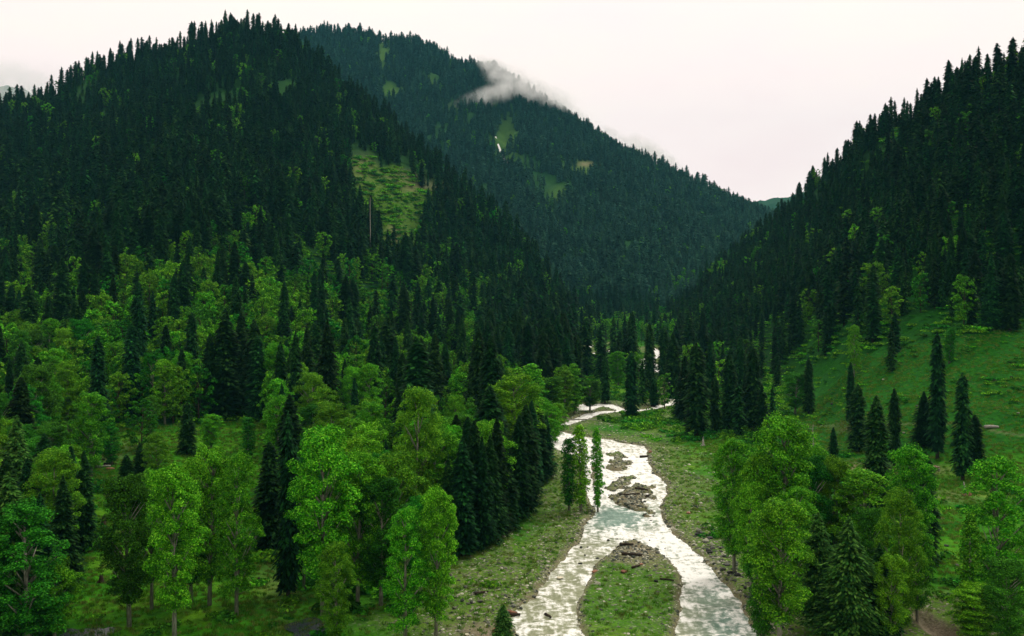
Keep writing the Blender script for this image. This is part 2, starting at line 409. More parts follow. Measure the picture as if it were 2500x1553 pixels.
# ground
def ground_mat():
    m, n, l = mat('valley_ground')
    t = N(n, 'ShaderNodeTexCoord'); P = t.outputs['Object']
    def A(nm):
        a = N(n, 'ShaderNodeAttribute'); a.attribute_name = nm; return a.outputs['Fac']
    n1 = noise(n, l, P, 0.05, 6, 0.6); n2 = noise(n, l, P, 0.7, 5, 0.7); n3 = noise(n, l, P, 3.2, 4, 0.7)
    meadow = ramp(n, l, n1, [(0.34, (0.012, 0.105, 0.001)), (0.52, (0.034, 0.175, 0.003)), (0.68, (0.11, 0.24, 0.010))])
    mv = ramp(n, l, n2, [(0.28, (0.42, 0.46, 0.35)), (0.5, (0.95, 0.95, 0.9)), (0.72, (1.5, 1.35, 1.25))])
    meadow = mixc(n, l, 1.0, meadow, mv, 'MULTIPLY')
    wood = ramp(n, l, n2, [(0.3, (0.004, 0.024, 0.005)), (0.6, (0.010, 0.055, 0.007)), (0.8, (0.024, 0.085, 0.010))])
    slope_shade = ramp(n, l, n2, [(0.3, (0.003, 0.040, 0.001)), (0.55, (0.009, 0.096, 0.002)), (0.75, (0.040, 0.165, 0.005))])  # right-hand slope: its shade put into the grass as a darker green
    meadow = mixc(n, l, A('slope_shade'), meadow, slope_shade)
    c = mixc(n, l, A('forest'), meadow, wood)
    scrub = ramp(n, l, n2, [(0.3, (0.020, 0.070, 0.005)), (0.55, (0.060, 0.135, 0.010)), (0.75, (0.15, 0.165, 0.028))])
    c = mixc(n, l, A('scrub'), c, scrub)
    bare = ramp(n, l, n3, [(0.3, (0.11, 0.10, 0.05)), (0.6, (0.22, 0.19, 0.11)), (0.8, (0.30, 0.26, 0.17))])
    c = mixc(n, l, A('dirt'), c, bare)
    # stony river margins: pebbles of many greys in olive turf
    vo = N(n, 'ShaderNodeTexVoronoi'); vo.inputs['Scale'].default_value = 3.1; l.new(P, vo.inputs['Vector'])
    sepc = N(n, 'ShaderNodeSeparateColor'); l.new(vo.outputs['Color'], sepc.inputs[0])
    peb = ramp(n, l, sepc.outputs[0], [(0, (0.045, 0.055, 0.03)), (0.5, (0.10, 0.11, 0.06)), (0.9, (0.20, 0.20, 0.14)), (1, (0.36, 0.35, 0.28))])
    olive = ramp(n, l, n2, [(0.3, (0.035, 0.100, 0.008)), (0.55, (0.10, 0.19, 0.022)), (0.75, (0.24, 0.28, 0.08))])
    pm = N(n, 'ShaderNodeMath', operation='ADD'); l.new(sepc.outputs[1], pm.inputs[0]); l.new(n2, pm.inputs[1])
    pmr = N(n, 'ShaderNodeMapRange'); pmr.inputs[1].default_value = 1.08; pmr.inputs[2].default_value = 1.2; l.new(pm.outputs[0], pmr.inputs[0])
    gr = mixc(n, l, pmr.outputs[0], olive, peb)
    c = mixc(n, l, A('gravel'), c, gr)
    sand = ramp(n, l, n3, [(0.3, (0.13, 0.105, 0.07)), (0.6, (0.24, 0.20, 0.14)), (0.8, (0.36, 0.31, 0.23))])
    c = mixc(n, l, A('sand'), c, sand)
    p = principled(n, l, c, 0.95, 0.08)
    bm = N(n, 'ShaderNodeBump'); bm.inputs['Strength'].default_value = 0.9; bm.inputs['Distance'].default_value = 0.5
    l.new(n2, bm.inputs['Height']); l.new(bm.outputs[0], p.inputs['Normal'])
    finish(n, l, p.outputs[0])
    return m
M['ground'] = ground_mat()

def water_mat():
    m, n, l = mat('rushing_water')
    t = N(n, 'ShaderNodeTexCoord')
    a = N(n, 'ShaderNodeAttribute'); a.attribute_name = 'foam'
    dp = N(n, 'ShaderNodeAttribute'); dp.attribute_name = 'deep'
    mpn = N(n, 'ShaderNodeMapping'); mpn.inputs['Scale'].default_value = (0.8, 1.0, 1.0); l.new(t.outputs['Object'], mpn.inputs[0])
    mps = N(n, 'ShaderNodeMapping'); mps.inputs['Scale'].default_value = (1.5, 0.28, 1.0); mps.inputs['Rotation'].default_value = (0, 0, -0.12); l.new(t.outputs['Object'], mps.inputs[0])
    n0 = noise(n, l, mpn.outputs[0], 1.15, 5, 0.62)
    ns_ = noise(n, l, mps.outputs[0], 0.7, 5, 0.6)
    mixn = N(n, 'ShaderNodeMix'); mixn.inputs[0].default_value = 0.42; l.new(n0, mixn.inputs[2]); l.new(ns_, mixn.inputs[3])
    warp = N(n, 'ShaderNodeVectorMath', operation='MULTIPLY_ADD'); wn_ = N(n, 'ShaderNodeTexNoise'); wn_.inputs['Scale'].default_value = 0.5; wn_.inputs['Detail'].default_value = 3
    l.new(t.outputs['Object'], wn_.inputs['Vector']); l.new(wn_.outputs['Color'], warp.inputs[0]); warp.inputs[1].default_value = (3.0, 3.0, 0); l.new(mpn.outputs[0], warp.inputs[2])
    vr = N(n, 'ShaderNodeTexVoronoi', feature='SMOOTH_F1'); vr.inputs['Scale'].default_value = 0.95; vr.inputs['Smoothness'].default_value = 0.35; l.new(warp.outputs[0], vr.inputs['Vector'])
    vadd = N(n, 'ShaderNodeMath', operation='MULTIPLY_ADD'); l.new(vr.outputs['Distance'], vadd.inputs[0]); vadd.inputs[1].default_value = 0.20; l.new(mixn.outputs[0], vadd.inputs[2])
    vsub = N(n, 'ShaderNodeMath', operation='SUBTRACT'); l.new(vadd.outputs[0], vsub.inputs[0]); vsub.inputs[1].default_value = 0.09
    n1 = vsub.outputs[0]
    n2 = noise(n, l, mpn.outputs[0], 4.2, 5, 0.75)
    s = N(n, 'ShaderNodeMath', operation='ADD'); l.new(n1, s.inputs[0]); s.operation = 'MULTIPLY_ADD'; s.inputs[1].default_value = 2.4; l.new(a.outputs['Fac'], s.inputs[2])
    s2 = N(n, 'ShaderNodeMath', operation='MULTIPLY_ADD'); l.new(n2, s2.inputs[0]); s2.inputs[1].default_value = 0.7; l.new(s.outputs[0], s2.inputs[2])
    mr = N(n, 'ShaderNodeMapRange'); mr.interpolation_type = 'SMOOTHSTEP'; mr.inputs[1].default_value = 1.62; mr.inputs[2].default_value = 2.14
    l.new(s2.outputs[0], mr.inputs[0])
    shallow = ramp(n, l, n1, [(0.3, (0.17, 0.19, 0.10)), (0.55, (0.30, 0.32, 0.20)), (0.75, (0.46, 0.48, 0.36))])
    deep = ramp(n, l, n1, [(0.3, (0.08, 0.17, 0.13)), (0.7, (0.26, 0.38, 0.31))])
    body = mixc(n, l, dp.outputs['Fac'], shallow, deep)
    fm = N(n, 'ShaderNodeMapRange'); fm.inputs[1].default_value = 0.36; fm.inputs[2].default_value = 0.56; fm.inputs[3].default_value = 0.80; fm.inputs[4].default_value = 1.0; l.new(n2, fm.inputs[0])
    ff = N(n, 'ShaderNodeMath', operation='MULTIPLY'); l.new(mr.outputs[0], ff.inputs[0]); l.new(fm.outputs[0], ff.inputs[1])
    c = mixc(n, l, ff.outputs[0], body, (0.93, 0.93, 0.91))
    p = principled(n, l, c, 0.3, 0.25)
    mr2 = N(n, 'ShaderNodeMapRange'); mr2.inputs[3].default_value = 0.3; mr2.inputs[4].default_value = 0.75
    l.new(mr.outputs[0], mr2.inputs[0]); l.new(mr2.outputs[0], p.inputs['Roughness'])
    bm = N(n, 'ShaderNodeBump'); bm.inputs['Strength'].default_value = 0.5; bm.inputs['Distance'].default_value = 0.3
    l.new(s2.outputs[0], bm.inputs['Height']); l.new(bm.outputs[0], p.inputs['Normal'])
    finish(n, l, p.outputs[0])
    return m
M['water'] = water_mat()

# ------------------------------------------------------------------ mesh helpers
def mesh_np(name, V, F, mats, mi=None, sm=False):
    """V (n,3) array; F list of arrays (m,3) and/or (m,4)."""
    me = bpy.data.meshes.new(name)
    F = [np.asarray(f) for f in (F if isinstance(F, list) else [F]) if len(f)]
    me.vertices.add(len(V)); me.vertices.foreach_set('co', np.asarray(V, np.float32).ravel())
    idx = np.concatenate([f.ravel() for f in F]).astype(np.int32)
    tot = np.concatenate([np.full(len(f), f.shape[1]) for f in F]).astype(np.int32)
    st = np.concatenate([[0], np.cumsum(tot)[:-1]]).astype(np.int32)
    me.loops.add(len(idx)); me.loops.foreach_set('vertex_index', idx)
    me.polygons.add(len(tot)); me.polygons.foreach_set('loop_start', st); me.polygons.foreach_set('loop_total', tot)
    for m in mats: me.materials.append(m)
    if mi is not None: me.polygons.foreach_set('material_index', np.asarray(mi, np.int32))
    me.update(calc_edges=True)
    if sm: me.polygons.foreach_set('use_smooth', np.ones(len(tot), bool))
    return me
def attr(me, name, vals):
    a = me.attributes.new(name, 'FLOAT', 'POINT'); a.data.foreach_set('value', np.asarray(vals, np.float32).ravel())
def link(name, me, parent=None, loc=None):
    o = bpy.data.objects.new(name, me); COL.objects.link(o)
    if parent is not None: o.parent = parent
    if loc is not None: o.location = loc
    return o
def tag(o, label=None, cat=None, group=None, kind=None):
    if label: o['label'] = label
    if cat: o['category'] = cat
    if group: o['group'] = group
    if kind: o['kind'] = kind
    return o
def grid_faces(nr, nc):
    i = np.arange(nr - 1)[:, None] * nc + np.arange(nc - 1)[None, :]
    i = i.ravel()
    return np.stack([i, i + 1, i + nc + 1, i + nc], 1)

def tube(path, radii, seg=7):
    """Tapered tube along a path; returns V, quad F."""
    path = [Vector(p) for p in path]
    V = []; up = Vector((0.31, 0.17, 1)).normalized()
    for i, p in enumerate(path):
        t = (path[min(i + 1, len(path) - 1)] - path[max(i - 1, 0)]).normalized()
        a = t.cross(Vector((1, 0.2, 0.1)) if abs(t.z) > 0.7 else Vector((0, 0, 1))).normalized(); b = t.cross(a)
        for k in range(seg):
            an = 2 * math.pi * k / seg
            V.append(p + (a * math.cos(an) + b * math.sin(an)) * radii[i])
    F = []
    for i in range(len(path) - 1):
        for k in range(seg):
            F.append((i * seg + k, i * seg + (k + 1) % seg, (i + 1) * seg + (k + 1) % seg, (i + 1) * seg + k))
    n = len(V)
    V.append(path[0]); V.append(path[-1])
    T = []
    for k in range(seg):
        T.append((n, (k + 1) % seg, k))
        o = (len(path) - 1) * seg
        T.append((n + 1, o + k, o + (k + 1) % seg))
    return np.array([tuple(v) for v in V]), np.array(F), np.array(T)
def join(parts):
    V = []; Q = []; T = []; off = 0
    for v, q, t in parts:
        V.append(v)
        if len(q): Q.append(np.asarray(q) + off)
        if len(t): T.append(np.asarray(t) + off)
        off += len(v)
    return np.concatenate(V), ([np.concatenate(Q)] if Q else []) + ([np.concatenate(T)] if T else [])

# ------------------------------------------------------------------ tree shapes (22 m tall, built at the origin)
TH = 22.0
def conifer_crown(r, nb, ns, size, width=4.4, low=0.07, pointy=0.85, droop=0.5, bulge=0.0):
    """Whorls of drooping boughs hung with sprays."""
    V = []
    k = np.arange(nb)
    t = low + (0.995 - low) * (k + r.random(nb)) / nb
    t = 1 - (1 - t) ** 0.92
    prof = (1 - t) ** pointy * (1 - bulge * np.exp(-((t - low) / 0.12) ** 2)) * (1 + 0.1 * np.sin(t * 9 + r.random() * 6))
    prof = np.minimum(prof * 1.25, 0.62 + 0.38 * (1 - t) ** 2)
    prof = np.minimum(prof, (1 - t) * 4.2 + 0.02)
    rad = width / 2 * prof * r.uniform(0.5, 1.26, nb)
    az = k * 2.399963 + r.normal(0, 0.35, nb)
    lump = 1 + 0.16 * np.sin(az * 2 + t * 13 + r.random() * 6)
    rad = rad * lump
    for j in range(ns):
        s = (j + r.random(nb)) / ns
        s = s ** 0.7
        rr = rad * s
        zc = TH * t + 0.22 * rr - droop * rr * s + r.normal(0, 0.12, nb)
        a = az + r.normal(0, 0.22, nb) * (1 - 0.3 * s)
        c = np.stack([np.cos(a) * rr, np.sin(a) * rr, zc], 1)
        out = np.stack([np.cos(a), np.sin(a), -0.25 - droop * 0.9 * s + r.normal(0, 0.15, nb)], 1)
        out /= np.linalg.norm(out, axis=1)[:, None]
        tan = np.stack([-np.sin(a), np.cos(a), r.normal(0, 0.25, nb)], 1)
        L = size * r.uniform(0.7, 1.35, nb)[:, None] * np.minimum(1, (rad[:, None] + 0.25) / 0.9)
        W = L * r.uniform(0.35, 0.6, nb)[:, None]
        V.append(np.stack([c - out * L * 0.5, c + tan * W * 0.6 - np.array([0, 0, .12]) * L, c + out * L * 0.75, c - tan * W * 0.6 - np.array([0, 0, .12]) * L], 1))
    V = np.concatenate(V).reshape(-1, 3)
    F = np.arange(len(V)).reshape(-1, 4)
    return V, F
def conifer_trunk(r, base_r=0.3):
    return tube([(0, 0, -0.8), (r.normal(0, .05), 0, 6), (0, r.normal(0, .05), 14), (0, 0, TH * 0.985)], [base_r * 1.25, base_r * 0.85, base_r * 0.5, 0.02], 6)

def leaf_cards(r, cen, nrm, size):
    n = len(cen)
    nrm = nrm / np.linalg.norm(nrm, axis=1)[:, None]
    h = r.normal(0, 1, (n, 3)); a = np.cross(nrm, h); a /= np.linalg.norm(a, axis=1)[:, None]
    b = np.cross(nrm, a)
    s = (size * r.uniform(0.6, 1.35, n))[:, None]
    V = np.stack([cen - a * s * .5, cen + b * s * .33, cen + a * s * .5, cen - b * s * .33], 1).reshape(-1, 3)
    return V, np.arange(4 * n).reshape(-1, 4)
def broadleaf(r, ncl, nleaf, size, width=8.0, low=0.22, style='round', multi=1):
    """Leader with rising limbs; clumps of leaves ride on the limbs' ends."""
    parts = []
    lean = r.normal(0, 0.5, 2)
    tr = [(0, 0, -0.8), (lean[0] * .2, lean[1] * .2, TH * .25), (lean[0] * .6, lean[1] * .6, TH * .55), (lean[0], lean[1], TH * .93)]
    parts.append(tube(tr, [0.36, 0.27, 0.17, 0.04], 7))
    cl = []
    for k in range(ncl):
        t = low + (1 - low) * ((k + r.random()) / ncl) ** (0.95)
        if style == 'round':
            pr = math.sin(math.pi * min(1, max(0.0, (t - low + 0.10) / (1 - low + 0.20)))) ** 0.55
            pr *= (1.08 if t > 0.5 else 0.92)
        elif style == 'poplar':
            pr = math.sin(math.pi * min(1, max(0.0, (t - low + 0.08) / (1 - low + 0.13)))) ** 0.5
        else:      # open: loose gappy layers
            pr = math.sin(math.pi * min(1, max(0.0, (t - low + 0.14) / (1 - low + 0.22)))) ** 0.5
        a = k * 2.399963 + r.normal(0, .6)
        q = width / 2 * pr * (0.30 + 0.70 * math.sqrt(r.random())) * r.uniform(0.70, 1.18)
        rc = r.uniform(0.95, 1.65) * (0.95 if style == 'poplar' else 0.88) * (width / 8.0) ** 0.5 * (0.85 if style == 'open' else 1)
        q = max(0, q - rc * 0.45)
        z = TH * t - rc * 0.5
        ax = lean[0] * t; ay = lean[1] * t
        cl.append((ax + math.cos(a) * q, ay + math.sin(a) * q, z, rc))
        if k % 3 == 0 and q > 0.8:
            z0 = max(z - q * 1.1 - 1.0, TH * low * 0.8)
            f0 = z0 / TH
            parts.append(tube([(lean[0] * f0, lean[1] * f0, z0), (ax + math.cos(a) * q * .5, ay + math.sin(a) * q * .5, z0 * .45 + z * .55), (ax + math.cos(a) * q * .95, ay + math.sin(a) * q * .95, z)], [0.13, 0.08, 0.025], 4))
    C = []; Nn = []
    for (x, y, z, rc) in cl:
        n = int(nleaf * r.uniform(0.7, 1.3) * (rc / 1.3) ** 1.6) + 3
        v = r.normal(0, 1, (n, 3)); v /= np.linalg.norm(v, axis=1)[:, None]
        v[:, 2] = np.where(v[:, 2] < -0.25, -v[:, 2] * 0.8, v[:, 2])
        rad = rc * (0.55 + 0.5 * r.random(n) ** 0.6)[:, None]
        p = v * rad * np.array([0.95, 0.95, 0.98])
        p += 0.20 * rc * np.sin(p[:, [1, 2, 0]] * 2.3 + x)
        C.append(p + (x, y, z)); Nn.append(v + r.normal(0, 0.45, (n, 3)) + (0, 0, 0.35))
    V, F = leaf_cards(r, np.concatenate(C), np.concatenate(Nn), size)
    return join(parts), (V, F)

def shape_set(prefix, fn, n):
    out = []
    for k in range(n):
        out.append(fn(np.random.default_rng(abs(hash(prefix)) % 1000 + k if False else 100 * len(prefix) + 7 * k)))
    return out

def mk_conifer(tag_, seed, nb, ns, size, needle='needle', **kw):
    r = np.random.default_rng(seed)
    tv = conifer_trunk(r); V, F = conifer_crown(r, nb, ns, size, **kw)
    return dict(trunk=mesh_np('trunk_' + tag_, *join([tv]), [M['bark_dark']], sm=True),
                crown=mesh_np('crown_' + tag_, V, [F], [M[needle]]))
def mk_broad(tag_, seed, ncl, nleaf, size, leaf='leaf_bright', barkm='bark_pale', **kw):
    r = np.random.default_rng(seed)
    (tv, tf), (V, F) = broadleaf(r, ncl, nleaf, size, **kw)
    return dict(trunk=mesh_np('trunk_' + tag_, tv, tf, [M[barkm]], sm=True),
                crown=mesh_np('crown_' + tag_, V, [F], [M[leaf]]))
def mk_joined(kind, seed, lod, **kw):
    """One-mesh tree for the far stands: crown + trunk with two materials."""
    r = np.random.default_rng(seed)
    if kind == 'c':
        nd = kw.pop('needle', 'needle'); tv, tq, tt = conifer_trunk(r); V, F = conifer_crown(r, *lod, **kw); mats = [M['bark_dark'], M[nd]]
        parts = [(tv, tq, tt), (V, F, [])]; nq1 = len(tq)
        VV, FF = join(parts)
        mi = [0] * nq1 + [1] * len(F) + [0] * len(tt)
    else:
        leaf = kw.pop('leaf')
        (tv, tf), (V, F) = broadleaf(r, *lod, **kw)
        tq = tf[0]; tt = tf[1] if len(tf) > 1 else []
        VV, FF = join([(tv, tq, tt), (V, F, [])]); mats = [M['bark_dark'], M[leaf]]
        mi = [0] * len(tq) + [1] * len(F) + [0] * len(tt)
    return mesh_np('tree_shape', VV, FF, mats, mi)

CW = [(4.6, .72), (5.2, .66), (4.0, .62), (6.2, .85), (4.8, .58)]
CON_HI = [mk_conifer('conifer', 11 + k, 560, 15, 0.62, width=w, pointy=p) for k, (w, p) in enumerate(CW)]
CON_MID = [mk_conifer('conifer', 31 + k, 240, 7, 1.0, width=w, pointy=p) for k, (w, p) in enumerate(CW)]
CON_COL = [mk_conifer('columnar_conifer', 51 + k, 420, 12, 0.75, width=4.4, pointy=0.5, low=0.09, bulge=0.5, droop=0.7) for k in range(3)]
PALE = [mk_conifer('pale_conifer', 61 + k, 460, 26, 0.50, 'needle_pale', width=8.6, pointy=0.8, low=0.1, droop=0.35) for k in range(2)]
BR_HI = [mk_broad('broadleaf', 71 + k, 100, 440, 0.245, leaf=lf, width=8.0, low=lo, style=st) for k, (lf, lo, st) in enumerate(
    [('leaf_bright', .24, 'round'), ('leaf_bright', .17, 'round'), ('leaf_dull', .18, 'round'), ('leaf_bright', .16, 'open'), ('leaf_dull', .2, 'open'), ('leaf_yellow', .10, 'round')])]
BR_MID = [mk_broad('broadleaf', 91 + k, 50, 90, 0.66, leaf=lf, barkm='bark_dark', width=12.0, low=.16, style=st) for k, (lf, st) in enumerate(
    [('leaf_bright', 'round'), ('leaf_bright', 'open'), ('leaf_dull', 'round'), ('leaf_dull', 'open'), ('leaf_bright', 'round'), ('leaf_yellow', 'round')])]
POP = [mk_broad('poplar', 111 + k, 84, 190, 0.36, leaf=lf, width=4.2, low=.1, style='poplar') for k, lf in enumerate(['leaf_bright', 'leaf_dull'])]

# ------------------------------------------------------------------ ground mesh
DISP = 2500 / 2434.0                          # the photo was measured on a 2434 px wide view
def blob(px, py, items):
    s = np.zeros(np.shape(px))
    for (cx_, cy_, rx, ry, w) in items:
        s = np.maximum(s, w * np.exp(-(((px - cx_) / rx) ** 2 + ((py - cy_) / ry) ** 2)))
    return s
def in_poly(px, py, poly):
    inside = np.zeros(np.shape(px), bool)
    n = len(poly)
    for i in range(n):
        ax, ay = poly[i]; bx, by = poly[(i + 1) % n]
        inside ^= ((ay > py) != (by > py)) & (px < (bx - ax) * (py - ay) / ((by - ay) if by != ay else 1e-9) + ax)
    return inside
def soft_poly(px, py, poly, w):
    """Soft membership in a polygon (display pixels)."""
    sd = poly_sd(np.asarray(px, float), np.asarray(py, float), poly)
    return sstep(-w, w, sd)

CLEAR_SLOPE = [(835, 372), (885, 378), (905, 405), (940, 390), (975, 415), (1000, 450), (1048, 452), (1010, 505), (1000, 560), (985, 610), (955, 650), (925, 640), (908, 590), (905, 545), (880, 540), (850, 520), (830, 440)]
MEADOW_R = [(1880, 1010), (1905, 880), (1990, 850), (2110, 830), (2300, 800), (2434, 770), (2620, 760), (2620, 1600), (2150, 1600), (2230, 1400), (2200, 1180), (2000, 1110), (1840, 1100)]
MEADOW_R2 = [(1560, 1060), (1700, 1040), (1780, 1060), (1780, 1100), (1720, 1240), (1690, 1260), (1560, 1250)]
MEADOW_L = [(150, 1600), (130, 1420), (215, 1300), (210, 1110), (190, 1050), (260, 1020), (420, 1010), (560, 1000), (640, 1000), (640, 1130), (600, 1330), (700, 1340), (820, 1480), (1080, 1330), (1240, 1210), (1260, 1120), (1330, 1080), (1480, 1200), (1440, 1300), (1230, 1600)]
def land_masks(x, y, z):
    sx, sy = proj(x, np.maximum(y, 5), z)
    X, Y = sx / DISP, sy / DISP
    front = y > 85
    s = river_sd(x, y)
    nz = fbm(x / 7, y / 7, 61, 3)
    big = fbm(x / 40, y / 40, 63, 3)
    mead = np.maximum.reduce([soft_poly(X, Y, MEADOW_R, 12), soft_poly(X, Y, MEADOW_R2, 10), soft_poly(X, Y, MEADOW_L, 14)])
    flat = sstep(10, 3, z)
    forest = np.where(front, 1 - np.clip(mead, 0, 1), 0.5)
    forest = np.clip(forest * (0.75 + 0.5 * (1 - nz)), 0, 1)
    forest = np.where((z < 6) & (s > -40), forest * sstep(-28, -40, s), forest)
    scrub = soft_poly(X, Y, CLEAR_SLOPE, 8) * front * (y < 1080)
    scrub = np.maximum(scrub, blob(X, Y, [(1395, 400, 46, 20, 1), (930, 216, 50, 22, .9), (1205, 325, 34, 62, .9), (1330, 470, 24, 30, .6), (1020, 210, 18, 50, .5), (250, 300, 14, 18, .7), (1690, 545, 30, 18, .5), (700, 520, 50, 20, .6), (910, 130, 25, 50, .6), (1090, 270, 20, 60, .35),
                                          (400, 690, 60, 14, .5), (1480, 480, 30, 10, .5)]) * front)
    dirt = blob(X, Y, [(1000, 445, 60, 16, .5), (960, 420, 40, 14, .5), (935, 560, 14, 30, .8), (860, 400, 30, 30, .4), (760, 515, 25, 14, .6), (1395, 390, 24, 7, .8),
                       (2130, 1118, 120, 11, .9), (2040, 1112, 60, 12, .9), (1690, 1092, 60, 7, .35), (1190, 1490, 110, 34, 1.0), (240, 1085, 60, 14, .5), (320, 1060, 40, 14, .4), (850, 960, 30, 30, .6), (2240, 1180, 110, 14, .5), (2020, 1020, 40, 8, .6), (660, 1390, 60, 60, .25)]) * front
    # the footpath to the river and the tracks along the right-hand slope
    for pts, w in (([(1760, 1215), (1715, 1238), (1690, 1245), (1665, 1262), (1640, 1272)], 0.75), ([(1860, 1000), (2000, 1006), (2120, 1012), (2260, 1010), (2434, 1035)], 0.8), ([(1700, 985), (1800, 992), (1860, 1000)], 0.8)):
        P3 = [ground_at(a * DISP, b * DISP)[:2] for a, b in pts]
        for a, b in zip(P3[:-1], P3[1:]):
            dd, _ = seg_dist(x, y, *a, *b)
            dirt = np.maximum(dirt, sstep(w * 1.5, w * 0.3, dd) * 0.38)
    dirt = np.clip(dirt * (0.5 + nz), 0, 1)
    gravel = sstep(-26, -7, s + (nz - .5) * 16) * (z < 4)
    gl = in_poly(X, Y, MEADOW_R2)
    gravel = np.where(x > 0, sstep(-15, -5, s + (nz - .5) * 10), gravel) * (z < 5)
    gravel = np.maximum(gravel, blob(X, Y, [(1610, 1165, 60, 60, 1), (1180, 1400, 170, 60, .9), (340, 1345, 60, 14, .7), (1560, 1000, 60, 40, .9), (700, 1490, 60, 20, .6), (1300, 1180, 70, 60, .9), (1020, 1480, 160, 30, .9)]) * front * (0.5 + nz))
    isle = in_poly(X, Y, [(1395, 1330), (1480, 1340), (1600, 1365), (1640, 1450), (1610, 1600), (1370, 1600), (1372, 1420)]) & front
    gravel = np.where(isle, 0.35 + 0.5 * nz, gravel)
    sand = sstep(-1.9, 0.2, s) * 0.9 * (0.4 + nz)
    sand = np.maximum(sand, blob(X, Y, [(1510, 1305, 90, 38, .9), (1465, 1120, 30, 30, .9), (1500, 1190, 60, 50, .9)]) * front * (s > -12))
    sand = np.where(isle & (s < -1.2), 0, sand)
    sand = np.maximum(sand, blob(X, Y, [(1150, 1508, 70, 26, 1.1), (1120, 1530, 120, 20, 1)]) * front * (0.5 + nz) * (s < -1))
    slope_shade = soft_poly(X, Y, [(1860, 1090), (1880, 860), (2060, 560), (2600, 480), (2600, 1050), (2200, 1090), (2050, 1100)], 30) * front * (y < 620)  # area of the right slope where shade is painted into the grass colour
    forest = np.where(front, forest * (1 - 0.65 * np.clip(slope_shade, 0, 1)), forest)
    return dict(slope_shade=np.clip(slope_shade, 0, 1), forest=forest, scrub=np.clip(scrub * (.55 + .9 * big), 0, 1), dirt=dirt, gravel=np.clip(gravel, 0, 1), sand=np.clip(sand, 0, 1))

rows_near = np.concatenate([np.linspace(-900, -60, 16), np.linspace(-50, 60, 24), np.linspace(64, 105, 14)])
rows_far = 108 * 1.0056 ** np.arange(0, 685)
rows = np.concatenate([rows_near, rows_far])
ui = np.arange(-40, 2541, 6.0)
ul = np.array([-9000, -6500, -4500, -3200, -2300, -1700, -1300, -1000, -800, -650, -520, -420, -330, -260, -200, -150, -110, -70])
uc = np.concatenate([ul, ui, 2500 - ul[::-1]])
wid = np.where(rows > 130, rows, 130 + 0.0 * rows)
YY = np.repeat(rows[:, None], len(uc), 1)
XX = (uc[None, :] - 1250) / FPX * wid[:, None]
XX = np.clip(XX, -4200, 4200)
# keep the outermost columns at a fixed spread so that the sheet is wide near the camera too
edge = np.abs(uc - 1250) > 2500
XX = np.where(edge[None, :] & (YY < 500), np.sign(uc - 1250)[None, :] * (np.abs(uc - 1250)[None, :] / FPX * np.maximum(YY, 400)), XX)
xf, yf = XX.ravel(), YY.ravel()
zf = height(xf, yf)
gm = mesh_np('valley_ground', np.stack([xf, yf, zf], 1), [grid_faces(len(rows), len(uc))], [M['ground']], sm=True)
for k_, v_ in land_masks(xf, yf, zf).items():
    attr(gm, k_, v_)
g_o = tag(link('ground', gm), 'green valley floor rising into the forested mountainsides', kind='structure')

# ------------------------------------------------------------------ river
wy = np.concatenate([np.arange(20, 108, 1.6), 108 * 1.0040 ** np.arange(0, 505)])
wu = np.arange(1180, 1960, 3.0)
WY = np.repeat(wy[:, None], len(wu), 1)
cu = np.interp(wy, [20, 60, 90, 120, 2000], [2000, 900, 300, 0, 0])
WX = (wu[None, :] + cu[:, None] * 0 - 1250) / FPX * np.maximum(WY, 40)
WX = np.where(WY < 120, WX * np.interp(WY, [20, 60, 90, 120], [9, 4.5, 1.8, 1.0]), WX)
ws = river_sd(WX.ravel(), WY.ravel())
wx_, wy_ = WX.ravel(), WY.ravel()
wave = (fbm(wx_ / 2.4, wy_ / 1.3, 71, 4, 0.6) - .5) * 1.1 + (fbm(wx_ / 4, wy_ / 3, 73, 3) - .5) * 0.45
wz = -0.22 + wave * sstep(-0.5, 3, ws) * 0.8
fr_ = grid_faces(len(wy), len(wu))
keep = (ws[fr_] > -2.5).any(axis=1)
fr_ = fr_[keep]
used, inv = np.unique(fr_.ravel(), return_inverse=True)
wm = mesh_np('river_water', np.stack([wx_, wy_, wz], 1)[used], [inv.reshape(-1, 4)], [M['water']], sm=True)
sxw, syw = proj(wx_, wy_, wz); Xw, Yw = sxw / DISP, syw / DISP
foam = 0.13 + 0.25 * fbm(wx_ / 5, wy_ / 7, 75, 3) + 0.42 * wave
foam = foam + blob(Xw, Yw, [(1330, 1050, 90, 30, .34), (1480, 1130, 120, 80, .30), (1400, 1200, 50, 40, .3), (1600, 1285, 120, 40, .32), (1660, 1345, 80, 70, .22), (1300, 1420, 70, 90, .05), (1500, 1270, 90, 22, .2), (1780, 1450, 60, 60, .12), (1460, 985, 100, 40, .4), (1520, 860, 130, 60, .45)])
foam -= blob(Xw, Yw, [(1455, 1232, 70, 24, .42), (1320, 1440, 90, 90, .13), (1700, 1470, 70, 70, .16), (1430, 1300, 40, 30, .1)])
deep = blob(Xw, Yw, [(1470, 1232, 90, 36, 1.3), (1700, 1400, 90, 90, .8), (1740, 1480, 90, 60, 1.1), (1600, 1300, 80, 40, .6)])
attr(wm, 'foam', foam[used]); attr(wm, 'deep', deep[used])
tag(link('river', wm), 'white-water river braiding round gravel bars', kind='structure')

